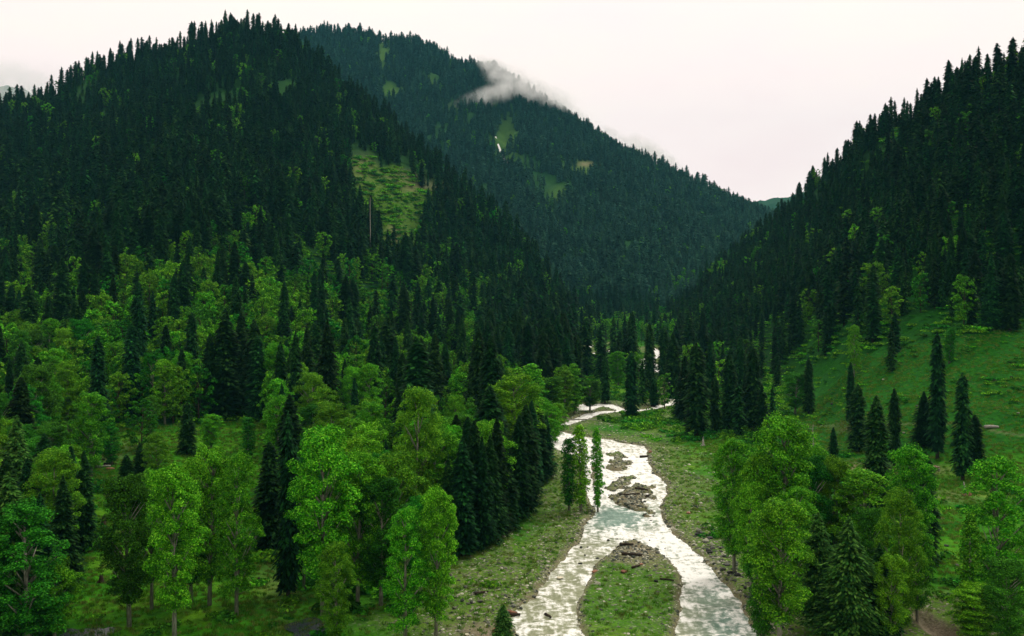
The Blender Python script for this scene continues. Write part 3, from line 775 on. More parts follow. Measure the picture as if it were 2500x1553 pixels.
# ------------------------------------------------------------------ trees
def add_tree(name, var, x, y, z, h, w=None, base_w=None, rz=None, label=None, cat=None, group=None):
    e_ = bpy.data.objects.new(name, None); COL.objects.link(e_)
    e_.empty_display_size = 1
    s = h / TH
    sw = s if w is None else w / base_w
    e_.location = (x, y, z); e_.scale = (sw, sw, s)
    e_.rotation_euler = (0, 0, random.uniform(0, 6.28) if rz is None else rz)
    tag(e_, label, cat, group)
    link('trunk', var['trunk'], e_); link('crown', var['crown'], e_)
    return e_
PLACED = []         # x, y, clearance
BASEW = {}
for lst, w in ((CON_HI, None), (CON_MID, None)):
    for v, (cw, _) in zip(lst, CW): BASEW[id(v)] = cw
for v in CON_COL: BASEW[id(v)] = 4.4
for v in PALE: BASEW[id(v)] = 8.6
for v in BR_HI: BASEW[id(v)] = 8.0
for v in BR_MID: BASEW[id(v)] = 12.0
for v in POP: BASEW[id(v)] = 4.2

# hand-set trees: kind, x, base y, top y, width (display pixels), label
HAND = [
 ('b0', 415, 1535, 1112, 135, 'tall bright green tree with bare white trunk, standing alone at the bottom of the meadow'),
 ('b2', 308, 1490, 1130, 135, 'deep green leafy tree left of the bright one with the white trunk'),
 ('b1', 498, 1440, 1062, 125, 'tall bright tree with two dark stems right of the white-trunked tree'),
 ('b3', 562, 1462, 1080, 115, 'loose bright tree with low leafy shoots beside the meadow gap'),
 ('k1', 685, 1428, 975, 62, 'tallest dark columnar conifer, standing in the open lawn left of centre'),
 ('c1', 640, 1310, 1050, 84, 'broad dark conifer just behind the tallest columnar one'),
 ('b0', 768, 1462, 1020, 160, 'big bright spreading tree with a white stem right of the columnar conifer'),
 ('b1', 850, 1440, 1075, 120, 'bright green tree at the heart of the riverside grove'),
 ('b5', 800, 1530, 1292, 92, 'short yellow-green tree in front of the riverside grove'),
 ('b2', 905, 1440, 1130, 120, 'deep green tree filling the shade of the riverside grove'),
 ('b0', 940, 1380, 1080, 130, 'bright round tree behind the two white-trunked poplars'),
 ('b3', 963, 1535, 1208, 120, 'leafy tree with white trunk near the pebble bank, dull crown'),
 ('b1', 1036, 1520, 1160, 100, 'bright upright tree with white trunk nearest the pebble bank'),
 ('b5', 985, 1290, 925, 120, 'yellow-green tree rising highest in the riverside grove'),
 ('b0', 1035, 1275, 1000, 125, 'bright tree with a flat wide top behind the riverside grove'),
 ('b1', 878, 1290, 1005, 110, 'bright tree at the back left of the riverside grove'),
 ('b2', 735, 1320, 1060, 80, 'deep green tree tucked behind the big spreading one'),
 ('c2', 1100, 1322, 1040, 62, 'dark conifer with a bare foot at the gravel bank edge'),
 ('c0', 1128, 1300, 1000, 70, 'second dark conifer from the gravel bank edge'),
 ('c3', 1165, 1288, 1030, 74, 'bushy dark conifer in the middle of the riverside row'),
 ('c0', 1198, 1262, 1030, 66, 'dark conifer with a tapering tip in the riverside row'),
 ('c1', 1215, 1225, 1040, 60, 'shorter conifer squeezed into the riverside row'),
 ('c4', 1250, 1215, 960, 70, 'tall conifer at the upstream end of the riverside row'),
 ('c3', 1146, 1306, 1035, 66, 'full dark conifer between the second and the bushy one of the riverside row'),
 ('c0', 1181, 1276, 990, 62, 'dark conifer a step behind the bushy one of the riverside row'),
 ('c1', 1234, 1236, 985, 62, 'dark conifer hard by the young narrow one'),
 ('c0', 1264, 1182, 950, 56, 'dark conifer filling the upstream end of the riverside row'),
 ('c3', 1298, 1138, 985, 52, 'low dark conifer last before the river bend'),
 ('c4', 1112, 1290, 990, 62, 'dark conifer rising behind the bare-footed one'),
 ('c2', 1278, 1150, 965, 55, 'dark conifer at the bend where the river widens'),
 ('c2', 1222, 1255, 1178, 26, 'young narrow conifer in front of the riverside row'),
 ('c3', 1065, 1310, 1080, 60, 'dark conifer behind the bright upright tree'),
 ('c0', 1085, 1230, 985, 60, 'dark conifer standing behind the riverside row'),
 ('b0', 1163, 1260, 1003, 110, 'bright leafy tree topping the riverside conifers'),
 ('b1', 1228, 1150, 890, 130, 'large bright tree above the river bend'),
 ('b0', 1290, 1120, 950, 95, 'round bright tree leaning to the river bend'),
 ('p0', 1270, 1010, 865, 62, 'slender pale green tree upstream of the bend'),
 ('p1', 1308, 1000, 895, 56, 'slender dull green tree between two paler ones'),
 ('p0', 1340, 990, 880, 44, 'small slim tree third from the bend'),
 ('p0', 1366, 985, 865, 44, 'slim pale green tree at the upstream gravel bar'),
 ('b2', 1402, 978, 905, 56, 'low bushy dark green tree by the white side channel'),
 ('p1', 1353, 1212, 1040, 38, 'leafy poplar nearest the meadow of the three at the water'),
 ('p0', 1381, 1216, 1010, 42, 'middle poplar of the three at the water'),
 ('p0', 1421, 1220, 1018, 30, 'slimmest poplar of the three, at the very water edge'),
 ('k0', 1438, 962, 850, 30, 'small lollipop-shaped dark conifer on the mid-river meadow'),
 ('k1', 1501, 992, 835, 40, 'larger dark columnar conifer with short bare trunk on the mid-river meadow'),
 ('k2', 1555, 968, 895, 30, 'squat dark conifer by the upstream gravel'),
 ('b1', 1470, 920, 835, 46, 'bright round-headed tree with pale stem behind the lollipop conifer'),
 ('b0', 1518, 905, 845, 40, 'bright tree half hidden behind the columnar conifer'),
 ('c0', 1600, 950, 790, 50, 'tall dark conifer left of the riverside track'),
 ('c2', 1578, 905, 775, 34, 'dark conifer at the far river bend'),
 ('k0', 1655, 1038, 815, 62, 'massive dark conifer by the broken stump'),
 ('c1', 1628, 1000, 845, 44, 'dark conifer shouldering the massive one'),
 ('k2', 1699, 1030, 893, 32, 'slim dark conifer right of the massive one'),
 ('k1', 1790, 1025, 825, 50, 'dark straight conifer between two meadows on the right bank'),
 ('b2', 1890, 985, 885, 64, 'grey-green round tree at the foot of the right slope'),
 ('c2', 1922, 985, 850, 28, 'narrow dark conifer directly behind the grey-green round tree'),
 ('c2', 2022, 1008, 862, 24, 'thin ragged dark conifer standing alone on the right meadow'),
 ('b3', 2030, 900, 775, 38, 'small pale green tree on the meadow above the thin conifer'),
 ('c0', 1981, 1128, 1015, 30, 'short dark conifer behind the right-hand grove'),
 ('k1', 2126, 1112, 922, 36, 'dark columnar conifer left of the pair on the right meadow'),
 ('k2', 2228, 1092, 788, 46, 'tallest thin conifer of the right meadow pair'),
 ('c3', 2196, 1062, 930, 58, 'short broad conifer leaning on the tallest thin one'),
 ('k0', 2288, 1142, 884, 50, 'dark conifer above the fallen pale trunk on the right meadow'),
 ('c1', 2318, 1118, 985, 48, 'lower conifer touching the one above the fallen trunk'),
 ('p1', 2256, 865, 780, 26, 'small slim leafy tree high on the right meadow'),
 ('b1', 1745, 1362, 1045, 100, 'bright tree at the river edge of the right-hand grove'),
 ('b0', 1785, 1420, 1150, 90, 'bright tree whose foot overhangs the stony bank'),
 ('b1', 1858, 1400, 990, 150, 'tallest bright tree of the right-hand grove'),
 ('b0', 1852, 1560, 1190, 160, 'huge bright tree nearest the viewer in the right-hand grove'),
 ('b2', 1935, 1390, 1085, 120, 'deep green tree behind the dark firs of the right-hand grove'),
 ('b0', 1925, 1330, 1060, 95, 'bright tree at the back of the right-hand grove'),
 ('b3', 2052, 1400, 1115, 155, 'open-crowned tree with dark forked trunk behind the pale-tipped fir'),
 ('P0', 2018, 1545, 1225, 150, 'pale-tipped layered fir in the middle of the right-hand grove'),
 ('P1', 1945, 1500, 1215, 120, 'shaded dark fir left of the pale-tipped one'),
 ('b1', 2163, 1400, 1060, 120, 'loose airy tree at the meadow side of the right-hand grove'),
 ('b5', 2140, 1510, 1165, 105, 'yellow-green tall tree beside the pale-tipped fir'),
 ('b0', 2116, 1550, 1320, 90, 'low bright dense tree in front of the yellow-green one'),
 ('b2', 2075, 1470, 1210, 90, 'deep green tree between the fir and the yellow-green tree'),
 ('c2', 2194, 1376, 1130, 42, 'black narrow conifer behind the airy meadow-side tree'),
 ('b3', 2372, 1470, 1092, 165, 'broad airy tree with dark trunk alone on the right lawn'),
 ('p0', 2302, 1520, 1215, 50, 'thin tall sapling left of the broad airy tree'),
 ('b1', 2318, 1530, 1385, 120, 'low bushy tree at the foot of the thin sapling'),
 ('b0', 360, 1450, 1120, 100, 'bright tree between the deep green one and the white-trunked one'),
 ('b2', 455, 1430, 1150, 110, 'deep green tree shaded behind the white-trunked one'),
 ('b0', 470, 1390, 1090, 90, 'bright tree peeping over the white-trunked one'),
 ('P1', 1196, 1560, 1436, 70, 'young fir standing alone at the water edge, bottom centre'),
 ('b0', 722, 1400, 1110, 90, 'bright tree leaning out left of the big spreading one'),
 ('b1', 830, 1390, 1040, 110, 'bright tree rising behind the short yellow-green one'),
 ('b2', 1000, 1420, 1180, 100, 'deep green tree between the two white-trunked poplars'),
 ('b1', 1070, 1250, 1010, 90, 'bright tree between the flat-topped tree and the conifer row'),
 ('b0', 1320, 1060, 960, 60, 'bright tree overhanging the log footbridge'),
 ('b0', 1800, 1400, 1080, 110, 'bright tree left of the tallest one in the right-hand grove'),
 ('b1', 1900, 1440, 1160, 110, 'bright tree behind the huge nearest one'),
 ('b2', 1812, 1555, 1300, 80, 'deep green tree at the left foot of the huge nearest one'),
 ('b0', 1990, 1380, 1090, 100, 'bright tree behind the pale-tipped fir to its left'),
 ('c3', 2090, 1540, 1290, 90, 'black-green conifer right of the pale-tipped fir'),
 ('b1', 2180, 1480, 1240, 80, 'bright tree at the lawn edge of the right-hand grove'),
 ('b2', 2400, 1560, 1330, 110, 'deep green bushy tree in the bottom right corner'),
 ('b0', 130, 1540, 1330, 110, 'bright low tree beside the huge loose one'),
 ('c3', 95, 1440, 1170, 90, 'dark conifer between the huge loose tree and the bushy conifer'),
 ('c1', 15, 1400, 1080, 90, 'dark conifer behind the layered fir at the left edge'),
 ('b2', 60, 1220, 1010, 100, 'deep green tree over the spreading fir'),
 ('b5', 175, 1230, 1060, 70, 'yellow-green tree left of the bright meadow patch'),
 ('b4', 215, 1120, 985, 60, 'dull tree at the top left rim of the meadow patch'),
 ('b4', 68, 1560, 1190, 190, 'huge loose dull green tree filling the bottom left corner'),
 ('P1', 20, 1540, 1120, 170, 'dark layered fir at the left picture edge'),
 ('c3', 150, 1405, 1128, 84, 'bushy dark conifer right of the huge loose tree'),
 ('c0', 200, 1310, 1070, 60, 'tall dark conifer at the left rim of the meadow gap'),
 ('c1', 168, 1300, 1060, 60, 'dark conifer behind the one at the meadow gap'),
 ('P0', 40, 1310, 985, 120, 'spreading yellow-green fir above the left corner'),
 ('c2', 105, 1270, 1030, 60, 'dark conifer between the fir and the meadow gap'),
 ('b2', 120, 1180, 1010, 90, 'deep green tree above the left corner trees'),
 ('c1', 300, 1170, 1080, 46, 'short dark conifer above the meadow-bottom trees'),
 ('c0', 333, 1150, 1052, 40, 'narrow conifer beside the short one above the meadow'),
 ('p1', 266, 1105, 1003, 40, 'lone dark egg-shaped tree on the bright meadow patch'),
 ('p1', 590, 1092, 993, 34, 'lone dark slim tree right of the meadow patch'),
 ('b1', 502, 1070, 985, 62, 'small bright tree on the middle of the meadow'),
 ('c1', 445, 1080, 955, 46, 'dark conifer in front of the meadow wood'),
 ('b4', 358, 1030, 940, 44, 'small dull tree at the upper meadow rim'),
 ('b5', 375, 1160, 1030, 60, 'yellow-green small tree above the white-trunked one'),
 ('k1', 603, 985, 758, 50, 'tall black conifer above the meadow'),
 ('c3', 703, 1060, 785, 66, 'tall dark conifer with a bare dead pole beside it'),
 ('c2', 757, 1020, 858, 40, 'narrow dark conifer right of the bare pole'),
 ('k2', 890, 1005, 768, 46, 'tall dark conifer above the riverside grove'),
 ('c1', 940, 1010, 800, 44, 'dark conifer behind the yellow-green grove tree'),
 ('c4', 965, 700, 560, 46, 'dark conifer standing below the grassy landslip'),
 ('c0', 998, 1000, 820, 44, 'dark conifer above the flat-topped grove tree'),
 ('c3', 820, 1010, 850, 44, 'bushy conifer above the grove left part'),
]
def pick(code):
    k, i = code[0], int(code[1])
    return {'b': BR_HI, 'c': CON_HI, 'k': CON_COL, 'p': POP, 'P': PALE}[k][i]
KN = {'b': ('broadleaf_tree', 'broadleaf tree'), 'c': ('conifer_tree', 'conifer'), 'k': ('conifer_tree', 'conifer'), 'p': ('poplar_tree', 'poplar'), 'P': ('fir_tree', 'fir')}
HG = {'b': 'broadleaf trees of the valley floor', 'c': 'dark conifers of the valley floor', 'k': 'dark conifers of the valley floor', 'p': 'slender poplars by the river', 'P': 'layered firs'}
for code, X, yb, yt, w, lab in HAND:
    x, y, z = ground_at(X * DISP, yb * DISP)
    h = (yb - yt) * DISP * y / FPX
    ww = w * DISP * y / FPX * (1.03 if code[0] == 'b' else 1.1)
    v = pick(code)
    nm, cat = KN[code[0]]
    t_ = add_tree(nm, v, x, y, z - 0.1, h, ww, BASEW[id(v)], label=lab, cat=cat, group=HG[code[0]])
    PLACED.append((x, y, max(1.2, ww * 0.38)))
PL = np.array(PLACED)

# the rest of the wood: scattered over the land
BL = [(60, 660, 90, 80, .75), (210, 590, 130, 70, .5), (320, 590, 60, 50, .5), (560, 730, 120, 50, .6), (820, 740, 150, 80, .95), (960, 800, 80, 60, .8), (640, 790, 130, 60, .85),
      (500, 860, 130, 70, .9), (300, 910, 160, 70, .85), (150, 980, 160, 80, .9), (400, 990, 200, 50, .7), (780, 880, 90, 60, .7), (1220, 980, 120, 60, .7), (1330, 990, 90, 30, .75), (560, 650, 60, 40, .6),
      (2140, 690, 70, 60, .5), (2230, 760, 120, 60, .6), (1960, 840, 70, 40, .5), (2350, 640, 90, 90, .5), (1620, 700, 90, 34, .45), (1480, 815, 110, 36, .9), (1400, 830, 50, 40, .8), (1720, 940, 60, 50, .3), (700, 960, 120, 50, .5),
      (1000, 900, 90, 60, .25), (1540, 780, 120, 24, .5), (1090, 480, 40, 30, .15), (1940, 780, 60, 40, .4)]
def scatter():
    pts = []
    y = 112.0
    while y < 2700:
        sp = float(np.interp(y, [110, 300, 700, 1200, 2600], [5.2, 5.0, 5.6, 7.0, 8.0]))
        half = 0.66 * y + 60
        n = int(2 * half / sp)
        xs = -half + (np.arange(n) + rng.random(n)) * sp
        pts.append(np.stack([xs, y + rng.random(n) * sp], 1))
        y += sp
    return np.concatenate(pts)
P = scatter()
x, y = P[:, 0], P[:, 1]
z = height(x, y, False)
sd = river_sd(x, y)
sx, sy = proj(x, y, z)
X, Y = sx / DISP, sy / DISP
okm = seen(x, y, z, 34) & (sd < -3) & (z > -0.6)
jx = X + 70 * (fbm(x / 18, y / 18, 83, 2) - .5); jy = Y + 150 * (fbm(x / 15, y / 15, 84, 3) - .5)
mead = in_poly(jx, jy, MEADOW_R) | in_poly(X, Y, MEADOW_R2) | in_poly(X, Y, MEADOW_L)
clear = in_poly(X, Y, CLEAR_SLOPE) & (y < 1080)
gully = (blob(X, Y, [(1205, 325, 30, 55, 1.3), (1185, 345, 14, 50, 1.2), (1395, 402, 42, 18, 1.3), (930, 218, 44, 20, 1.2), (910, 130, 22, 60, 1), (1085, 280, 18, 60, .7), (1500, 470, 24, 14, .8), (1330, 470, 20, 26, .6), (1020, 210, 14, 50, .6), (250, 300, 14, 18, .8), (700, 520, 46, 16, .6), (1480, 480, 24, 8, .7), (1690, 545, 26, 14, .6)]) > rng.random(len(x)) * 0.8 + 0.15)
dens = fbm(x / 45, y / 45, 81, 3)
fine = rng.random(len(x))
prob = np.where(y > 1150, 0.9, 0.82)
prob = np.where((Y > 780) & (X < 1300), 0.62, prob)
prob = np.where((X > 1350) & (X < 1660) & (Y > 780), 0.42, prob)
prob = np.where((X > 1640) & (Y > 780), 0.20, prob)
prob = np.where((X > 1560) & (Y > 850), 0.10, prob)
prob = prob * sstep(0.22, 0.42, dens)
prob = np.where((X > 2000) & (Y > 560), prob * 0.62, prob)
prob = np.where((X > 1860) & (Y > 700), prob * 0.7, prob)
prob = np.where(mead, 0.012, prob)
prob = np.where((X > 1375) & (X < 1565) & (Y > 815) & (Y < 985), 0.05, prob)
prob = np.where((mead) & (X > 2000) & (Y < 1000), 0.03, prob)
prob = np.where((Y > 1040) & (X < 1300) & ~mead, 0.35, prob)
prob = np.where((Y > 1100) & (X > 1640) & (X < 2200) & ~mead, 0.10, prob)
prob = np.where((sd > -16) & (y < 330), 0.0, prob)
okm &= (fine < prob) & ~clear & ~gully
for (px_, py_, rr) in PLACED:
    okm &= np.hypot(x - px_, y - py_) > rr + 0.8
# the forest does not stand in front of the hand-set trees' view of the river
okm &= ~((X > 1290) & (X < 1600) & (Y > 985))
x, y, z, X, Y, sd = (a[okm] for a in (x, y, z, X, Y, sd))
bfrac = np.maximum(blob(X, Y, BL), 0.03 + 0.05 * (y < 1000))
wx = X + 90 * (fbm(x / 60, y / 60, 95, 2) - .5); wy2 = Y + 120 * (fbm(x / 50, y / 50, 96, 2) - .5)
bfrac = np.where((wx < 1120) & (wy2 > 650) & (y < 700), np.maximum(bfrac, np.where(wy2 > 790, .66, np.clip((wy2 - 630) / 110, 0, 1) * .62)), bfrac)
bfrac = np.where(wx > 1950, bfrac * .55, bfrac)
bfrac = np.clip(bfrac + (fbm(x / 25, y / 25, 91, 2) - 0.5) * 0.5 * (bfrac > .15), 0, 1)
isb = rng.random(len(x)) < bfrac
thin = ~((bfrac > 0.45) & ~isb & (rng.random(len(x)) < 0.5))
x, y, z, X, Y, sd, isb = (a[thin] for a in (x, y, z, X, Y, sd, isb))
ridge = 1.0
h = np.where(isb, rng.normal(15.5, 2.8, len(x)), 19.5 * rng.lognormal(-.03, .27, len(x)) * np.where(X < 1700, np.interp(y, [110, 450, 800], [1.28, 1.25, 1.0]), 1.0))
h = np.clip(h, 7, np.where(X < 1700, 34, 26))
h *= np.interp(y, [110, 900, 1500, 2600], [1.0, 0.98, 1.05, 1.12])
app = h / y
# keep in front of the camera free: nothing auto-placed may block the lens
infr = (X > -40) & (X < 2474) & (Y - app * FPX / DISP < 1512)
vis = seen(x, y, z, 6) & infr

def region(X, Y, d):
    if d > 1150: return 'on the hazy far mountain'
    if X > 1690:
        if Y < 560: return 'near the right skyline'
        if Y < 800: return 'in the dark right-hand wood' if X > 2000 else 'where right slope meets far valley'
        if X < 1900: return 'at the foot of the right slope'
        return 'on the open right-hand slope' if Y < 1150 else 'in or beside the right-hand grove'
    if X > 1340:
        return 'beside the far river reach' if Y > 780 else 'where the valley narrows upstream'
    if Y < 500: return 'high on the left mountain'
    if Y < 640: return 'on the left mountain above the bright patches' if X < 800 else 'right of the grassy landslip'
    if Y < 760: return ('at the left edge of the middle slope' if X < 300 else 'in the bright patches of middle slope' if X < 980 else 'on the dark lower spur')
    if Y < 880: return ('low on the slope at far left' if X < 350 else 'on the lower slope above the meadow' if X < 700 else 'on the lower slope above the grove' if X < 1050 else 'along the foot of the dark spur')
    if Y < 1010: return ('in the wood above the left corner' if X < 280 else 'in the wood topping the meadow' if X < 700 else 'just behind the riverside grove' if X < 1080 else 'behind the riverside conifer row')
    return ('among the left corner trees' if X < 300 else 'around the bright left meadow' if X < 700 else 'inside the riverside grove')
BTONE = ['bright green', 'bright loose-crowned', 'deep green', 'dull loose-crowned', 'bright green', 'yellow-green']
CTONE = ['dark', 'full-skirted dark', 'slim dark', 'broad dark', 'steep-sided dark']
nind = {True: 300 - sum(1 for q in HAND if q[0][0] == 'b'), False: 296 - sum(1 for q in HAND if q[0][0] in 'ck')}
single = np.zeros(len(x), bool)
AUTO = {}
for b in (True, False):
    c = np.nonzero((isb == b) & vis)[0]
    c = c[np.argsort(-app[c])][:nind[b]]
    single[c] = True
    for i in c:
        big = app[i] * FPX / 2.44 > 62
        vi = random.randrange(5)
        if b:
            if random.random() < .12: vi = 5
            v = (BR_HI if big else BR_MID)[vi]
            if big: tone = ['bright green', 'bright green', 'deep green', 'bright loose-crowned', 'dull loose-crowned', 'yellow-green'][vi]
            else: tone = BTONE[vi]
            kindw = 'leafy tree'
        else:
            v = (CON_HI if big else CON_MID)[vi]; tone = CTONE[vi]; kindw = 'conifer'
        size = 'small' if h[i] < (10.5 if b else 16) else 'tall' if h[i] > (16 if b else 23) else 'mid-sized'
        rg = region(X[i], Y[i], y[i])
        w = h[i] * ((random.uniform(0.38, 0.50) if big else random.uniform(0.46, 0.64)) if b else random.uniform(0.20, 0.33))
        lab = f'{size} {tone} {kindw} {rg}'
        t_ = add_tree('broadleaf_tree' if b else 'conifer_tree', v, x[i], y[i], z[i] - 0.2, h[i], w, BASEW[id(v)], label=lab, cat='broadleaf tree' if b else 'conifer',
                 group=f"{'leafy trees' if b else 'conifers'} {rg}")
        AUTO.setdefault(lab, []).append((X[i], t_))
ORD = ['leftmost', 'second', 'third', 'fourth', 'fifth', 'sixth', 'seventh', 'eighth', 'ninth', 'tenth', 'eleventh', 'twelfth']
for lab, lst in AUTO.items():
    if 1 < len(lst) <= 12:
        lst.sort(key=lambda q: q[0])
        for k, (_, t_) in enumerate(lst):
            t_['label'] = lab + (', leftmost' if k == 0 else ', rightmost' if k == len(lst) - 1 else f', {ORD[k]} from left')

# far stands: points that carry a tree each, one object per kind
def source_coll(name, meshes):
    c = bpy.data.collections.new(name)
    for i, me in enumerate(meshes):
        o = bpy.data.objects.new(f'{name}_{i:02d}', me); c.objects.link(o)
    return c
def instancer(name, pts, scl, rot, var, coll):
    me = bpy.data.meshes.new(name); me.vertices.add(len(pts)); me.vertices.foreach_set('co', np.asarray(pts, np.float32).ravel())
    a = me.attributes.new('scl', 'FLOAT_VECTOR', 'POINT'); a.data.foreach_set('vector', np.asarray(scl, np.float32).ravel())
    a = me.attributes.new('rot', 'FLOAT_VECTOR', 'POINT'); a.data.foreach_set('vector', np.asarray(rot, np.float32).ravel())
    a = me.attributes.new('var', 'INT', 'POINT'); a.data.foreach_set('value', np.asarray(var, np.int32))
    o = link(name, me)
    ng = bpy.data.node_groups.new(name, 'GeometryNodeTree')
    ng.interface.new_socket('Geometry', in_out='INPUT', socket_type='NodeSocketGeometry')
    ng.interface.new_socket('Geometry', in_out='OUTPUT', socket_type='NodeSocketGeometry')
    gi = ng.nodes.new('NodeGroupInput'); go = ng.nodes.new('NodeGroupOutput')
    ip = ng.nodes.new('GeometryNodeInstanceOnPoints'); ci = ng.nodes.new('GeometryNodeCollectionInfo')
    ci.inputs['Collection'].default_value = coll
    ci.inputs['Separate Children'].default_value = True; ci.inputs['Reset Children'].default_value = True
    def na(nm, ty):
        q = ng.nodes.new('GeometryNodeInputNamedAttribute'); q.data_type = ty; q.inputs['Name'].default_value = nm
        return [s for s in q.outputs if s.enabled][0]
    ng.links.new(gi.outputs[0], ip.inputs['Points']); ng.links.new(ci.outputs[0], ip.inputs['Instance'])
    ip.inputs['Pick Instance'].default_value = True
    ng.links.new(na('var', 'INT'), ip.inputs['Instance Index'])
    er = ng.nodes.new('FunctionNodeEulerToRotation')
    ng.links.new(na('rot', 'FLOAT_VECTOR'), er.inputs[0]); ng.links.new(er.outputs[0], ip.inputs['Rotation'])
    ng.links.new(na('scl', 'FLOAT_VECTOR'), ip.inputs['Scale'])
    ng.links.new(ip.outputs[0], go.inputs[0])
    m = o.modifiers.new('stand', 'NODES'); m.node_group = ng
    return o
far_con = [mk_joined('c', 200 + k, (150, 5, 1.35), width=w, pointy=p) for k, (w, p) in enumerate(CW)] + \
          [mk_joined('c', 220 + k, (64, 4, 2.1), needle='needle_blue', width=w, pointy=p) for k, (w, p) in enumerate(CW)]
far_brd = [mk_joined('b', 240 + k, (34, 40, 1.0), leaf=lf, width=12.0, low=.15, style=st) for k, (lf, st) in enumerate(
            [('leaf_bright', 'round'), ('leaf_bright', 'open'), ('leaf_dull', 'round'), ('leaf_dull', 'open'), ('leaf_yellow', 'round')])] + \
          [mk_joined('b', 260 + k, (16, 22, 1.8), leaf='leaf_dull' if k % 2 else 'leaf_bright', width=12.0, low=.15, style='round') for k in range(3)]
rest = ~single
for b, nm, lab, cat in ((False, 'conifer_forest', 'dense dark conifer forest covering the mountainsides', 'forest'), (True, 'broadleaf_wood', 'light green leafy trees scattered through the conifer forest', 'wood')):
    i = np.nonzero(rest & (isb == b))[0]
    n = len(i)
    far = y[i] > 1150
    if b:
        var = np.where(far, 5 + rng.integers(0, 3, n), rng.integers(0, 5, n)); wr = rng.uniform(.46, .68, n); bw = np.full(n, 12.0)
        coll = source_coll('leafy_tree_shape', far_brd)
    else:
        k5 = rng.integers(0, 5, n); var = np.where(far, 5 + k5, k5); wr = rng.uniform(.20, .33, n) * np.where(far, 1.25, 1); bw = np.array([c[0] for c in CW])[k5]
        coll = source_coll('conifer_shape', far_con)
    s = h[i] / TH; sw = h[i] * wr / bw
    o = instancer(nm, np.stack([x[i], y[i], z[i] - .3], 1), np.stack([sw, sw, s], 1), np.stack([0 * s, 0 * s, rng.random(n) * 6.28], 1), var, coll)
    tag(o, lab, cat, kind='stuff')
print('trees: individual', int(single.sum()) + len(HAND), 'in stands', int(rest.sum()))

# ------------------------------------------------------------------ undergrowth, grass, stones
def bush_mesh(seed, n, size, leaf, flat=0.6):
    r = np.random.default_rng(seed)
    C = []; Nn = []
    for k in range(6):
        c = np.array([r.normal(0, .45), r.normal(0, .45), r.uniform(.15, .45) * flat]); q = r.uniform(.35, .6)
        v = r.normal(0, 1, (n // 6, 3)); v /= np.linalg.norm(v, axis=1)[:, None]; v[:, 2] = np.abs(v[:, 2])
        C.append(c + v * q * np.array([1, 1, flat])); Nn.append(v + r.normal(0, .4, (n // 6, 3)))
    V, F = leaf_cards(r, np.concatenate(C), np.concatenate(Nn), size)
    return mesh_np('bush_shape', V, [F], [M[leaf]])
def tuft_mesh(seed, n, m):
    r = np.random.default_rng(seed)
    a = r.random(n) * 6.28; b = r.normal(0, .28, (n, 2)); hgt = r.uniform(.25, .6, n); w = .05
    le = r.normal(0, .16, (n, 2))
    p0 = np.stack([b[:, 0] - np.cos(a) * w, b[:, 1] - np.sin(a) * w, np.full(n, -.05)], 1)
    p1 = np.stack([b[:, 0] + np.cos(a) * w, b[:, 1] + np.sin(a) * w, np.full(n, -.05)], 1)
    p2 = np.stack([b[:, 0] + le[:, 0], b[:, 1] + le[:, 1], hgt], 1)
    return mesh_np('tuft_shape', np.stack([p0, p1, p2], 1).reshape(-1, 3), [np.arange(3 * n).reshape(-1, 3)], [m])
def rock_shape(seed, m, sub=2, sm=False):
    import bmesh
    r = np.random.default_rng(seed)
    bm = bmesh.new(); bmesh.ops.create_icosphere(bm, subdivisions=sub, radius=0.5)
    cuts = r.normal(0, 1, (9, 3)); cuts /= np.linalg.norm(cuts, axis=1)[:, None]; dst = r.uniform(.27, .42, 9)
    sc_ = np.array([1, r.uniform(.6, .95), r.uniform(.45, .75)])
    for v in bm.verts:
        p = np.array(v.co)
        for c_, d_ in zip(cuts, dst):
            k = p @ c_ - d_
            if k > 0: p = p - c_ * k * .92
        p = p * (1 + r.normal(0, .02)) * sc_
        v.co = p
    me = bpy.data.meshes.new('stone_shape'); bm.to_mesh(me); bm.free(); me.materials.append(m)
    if sm: me.polygons.foreach_set('use_smooth', np.ones(len(me.polygons), bool))
    return me
M['grass_blade'] = leaf_mat('meadow_grass', [(0, (0.025, 0.13, 0.004)), (0.6, (0.065, 0.22, 0.008)), (1, (0.17, 0.30, 0.030))], 0.4, 0.3, 0.7)
M['grass_olive'] = leaf_mat('olive_grass', [(0, (0.07, 0.15, 0.012)), (1, (0.22, 0.27, 0.06))], 0.35, 0.25, 0.8)
def pts_in(ymin, ymax, n, umin=-0.62, umax=0.62):
    u = rng.uniform(umin, umax, n); yy = np.sqrt(rng.uniform(ymin ** 2, ymax ** 2, n))
    return u * yy, yy
def cover(name, coll, x, y, size, nvar, lab, cat, sink=0.0, flat=1.0):
    n = len(x); z = height(x, y)
    o = instancer(name, np.stack([x, y, z - sink], 1), np.stack([size, size, size * flat], 1), np.stack([0 * x, 0 * x, rng.random(n) * 6.28], 1), rng.integers(0, nvar, n), coll)
    return tag(o, lab, cat, kind='stuff')
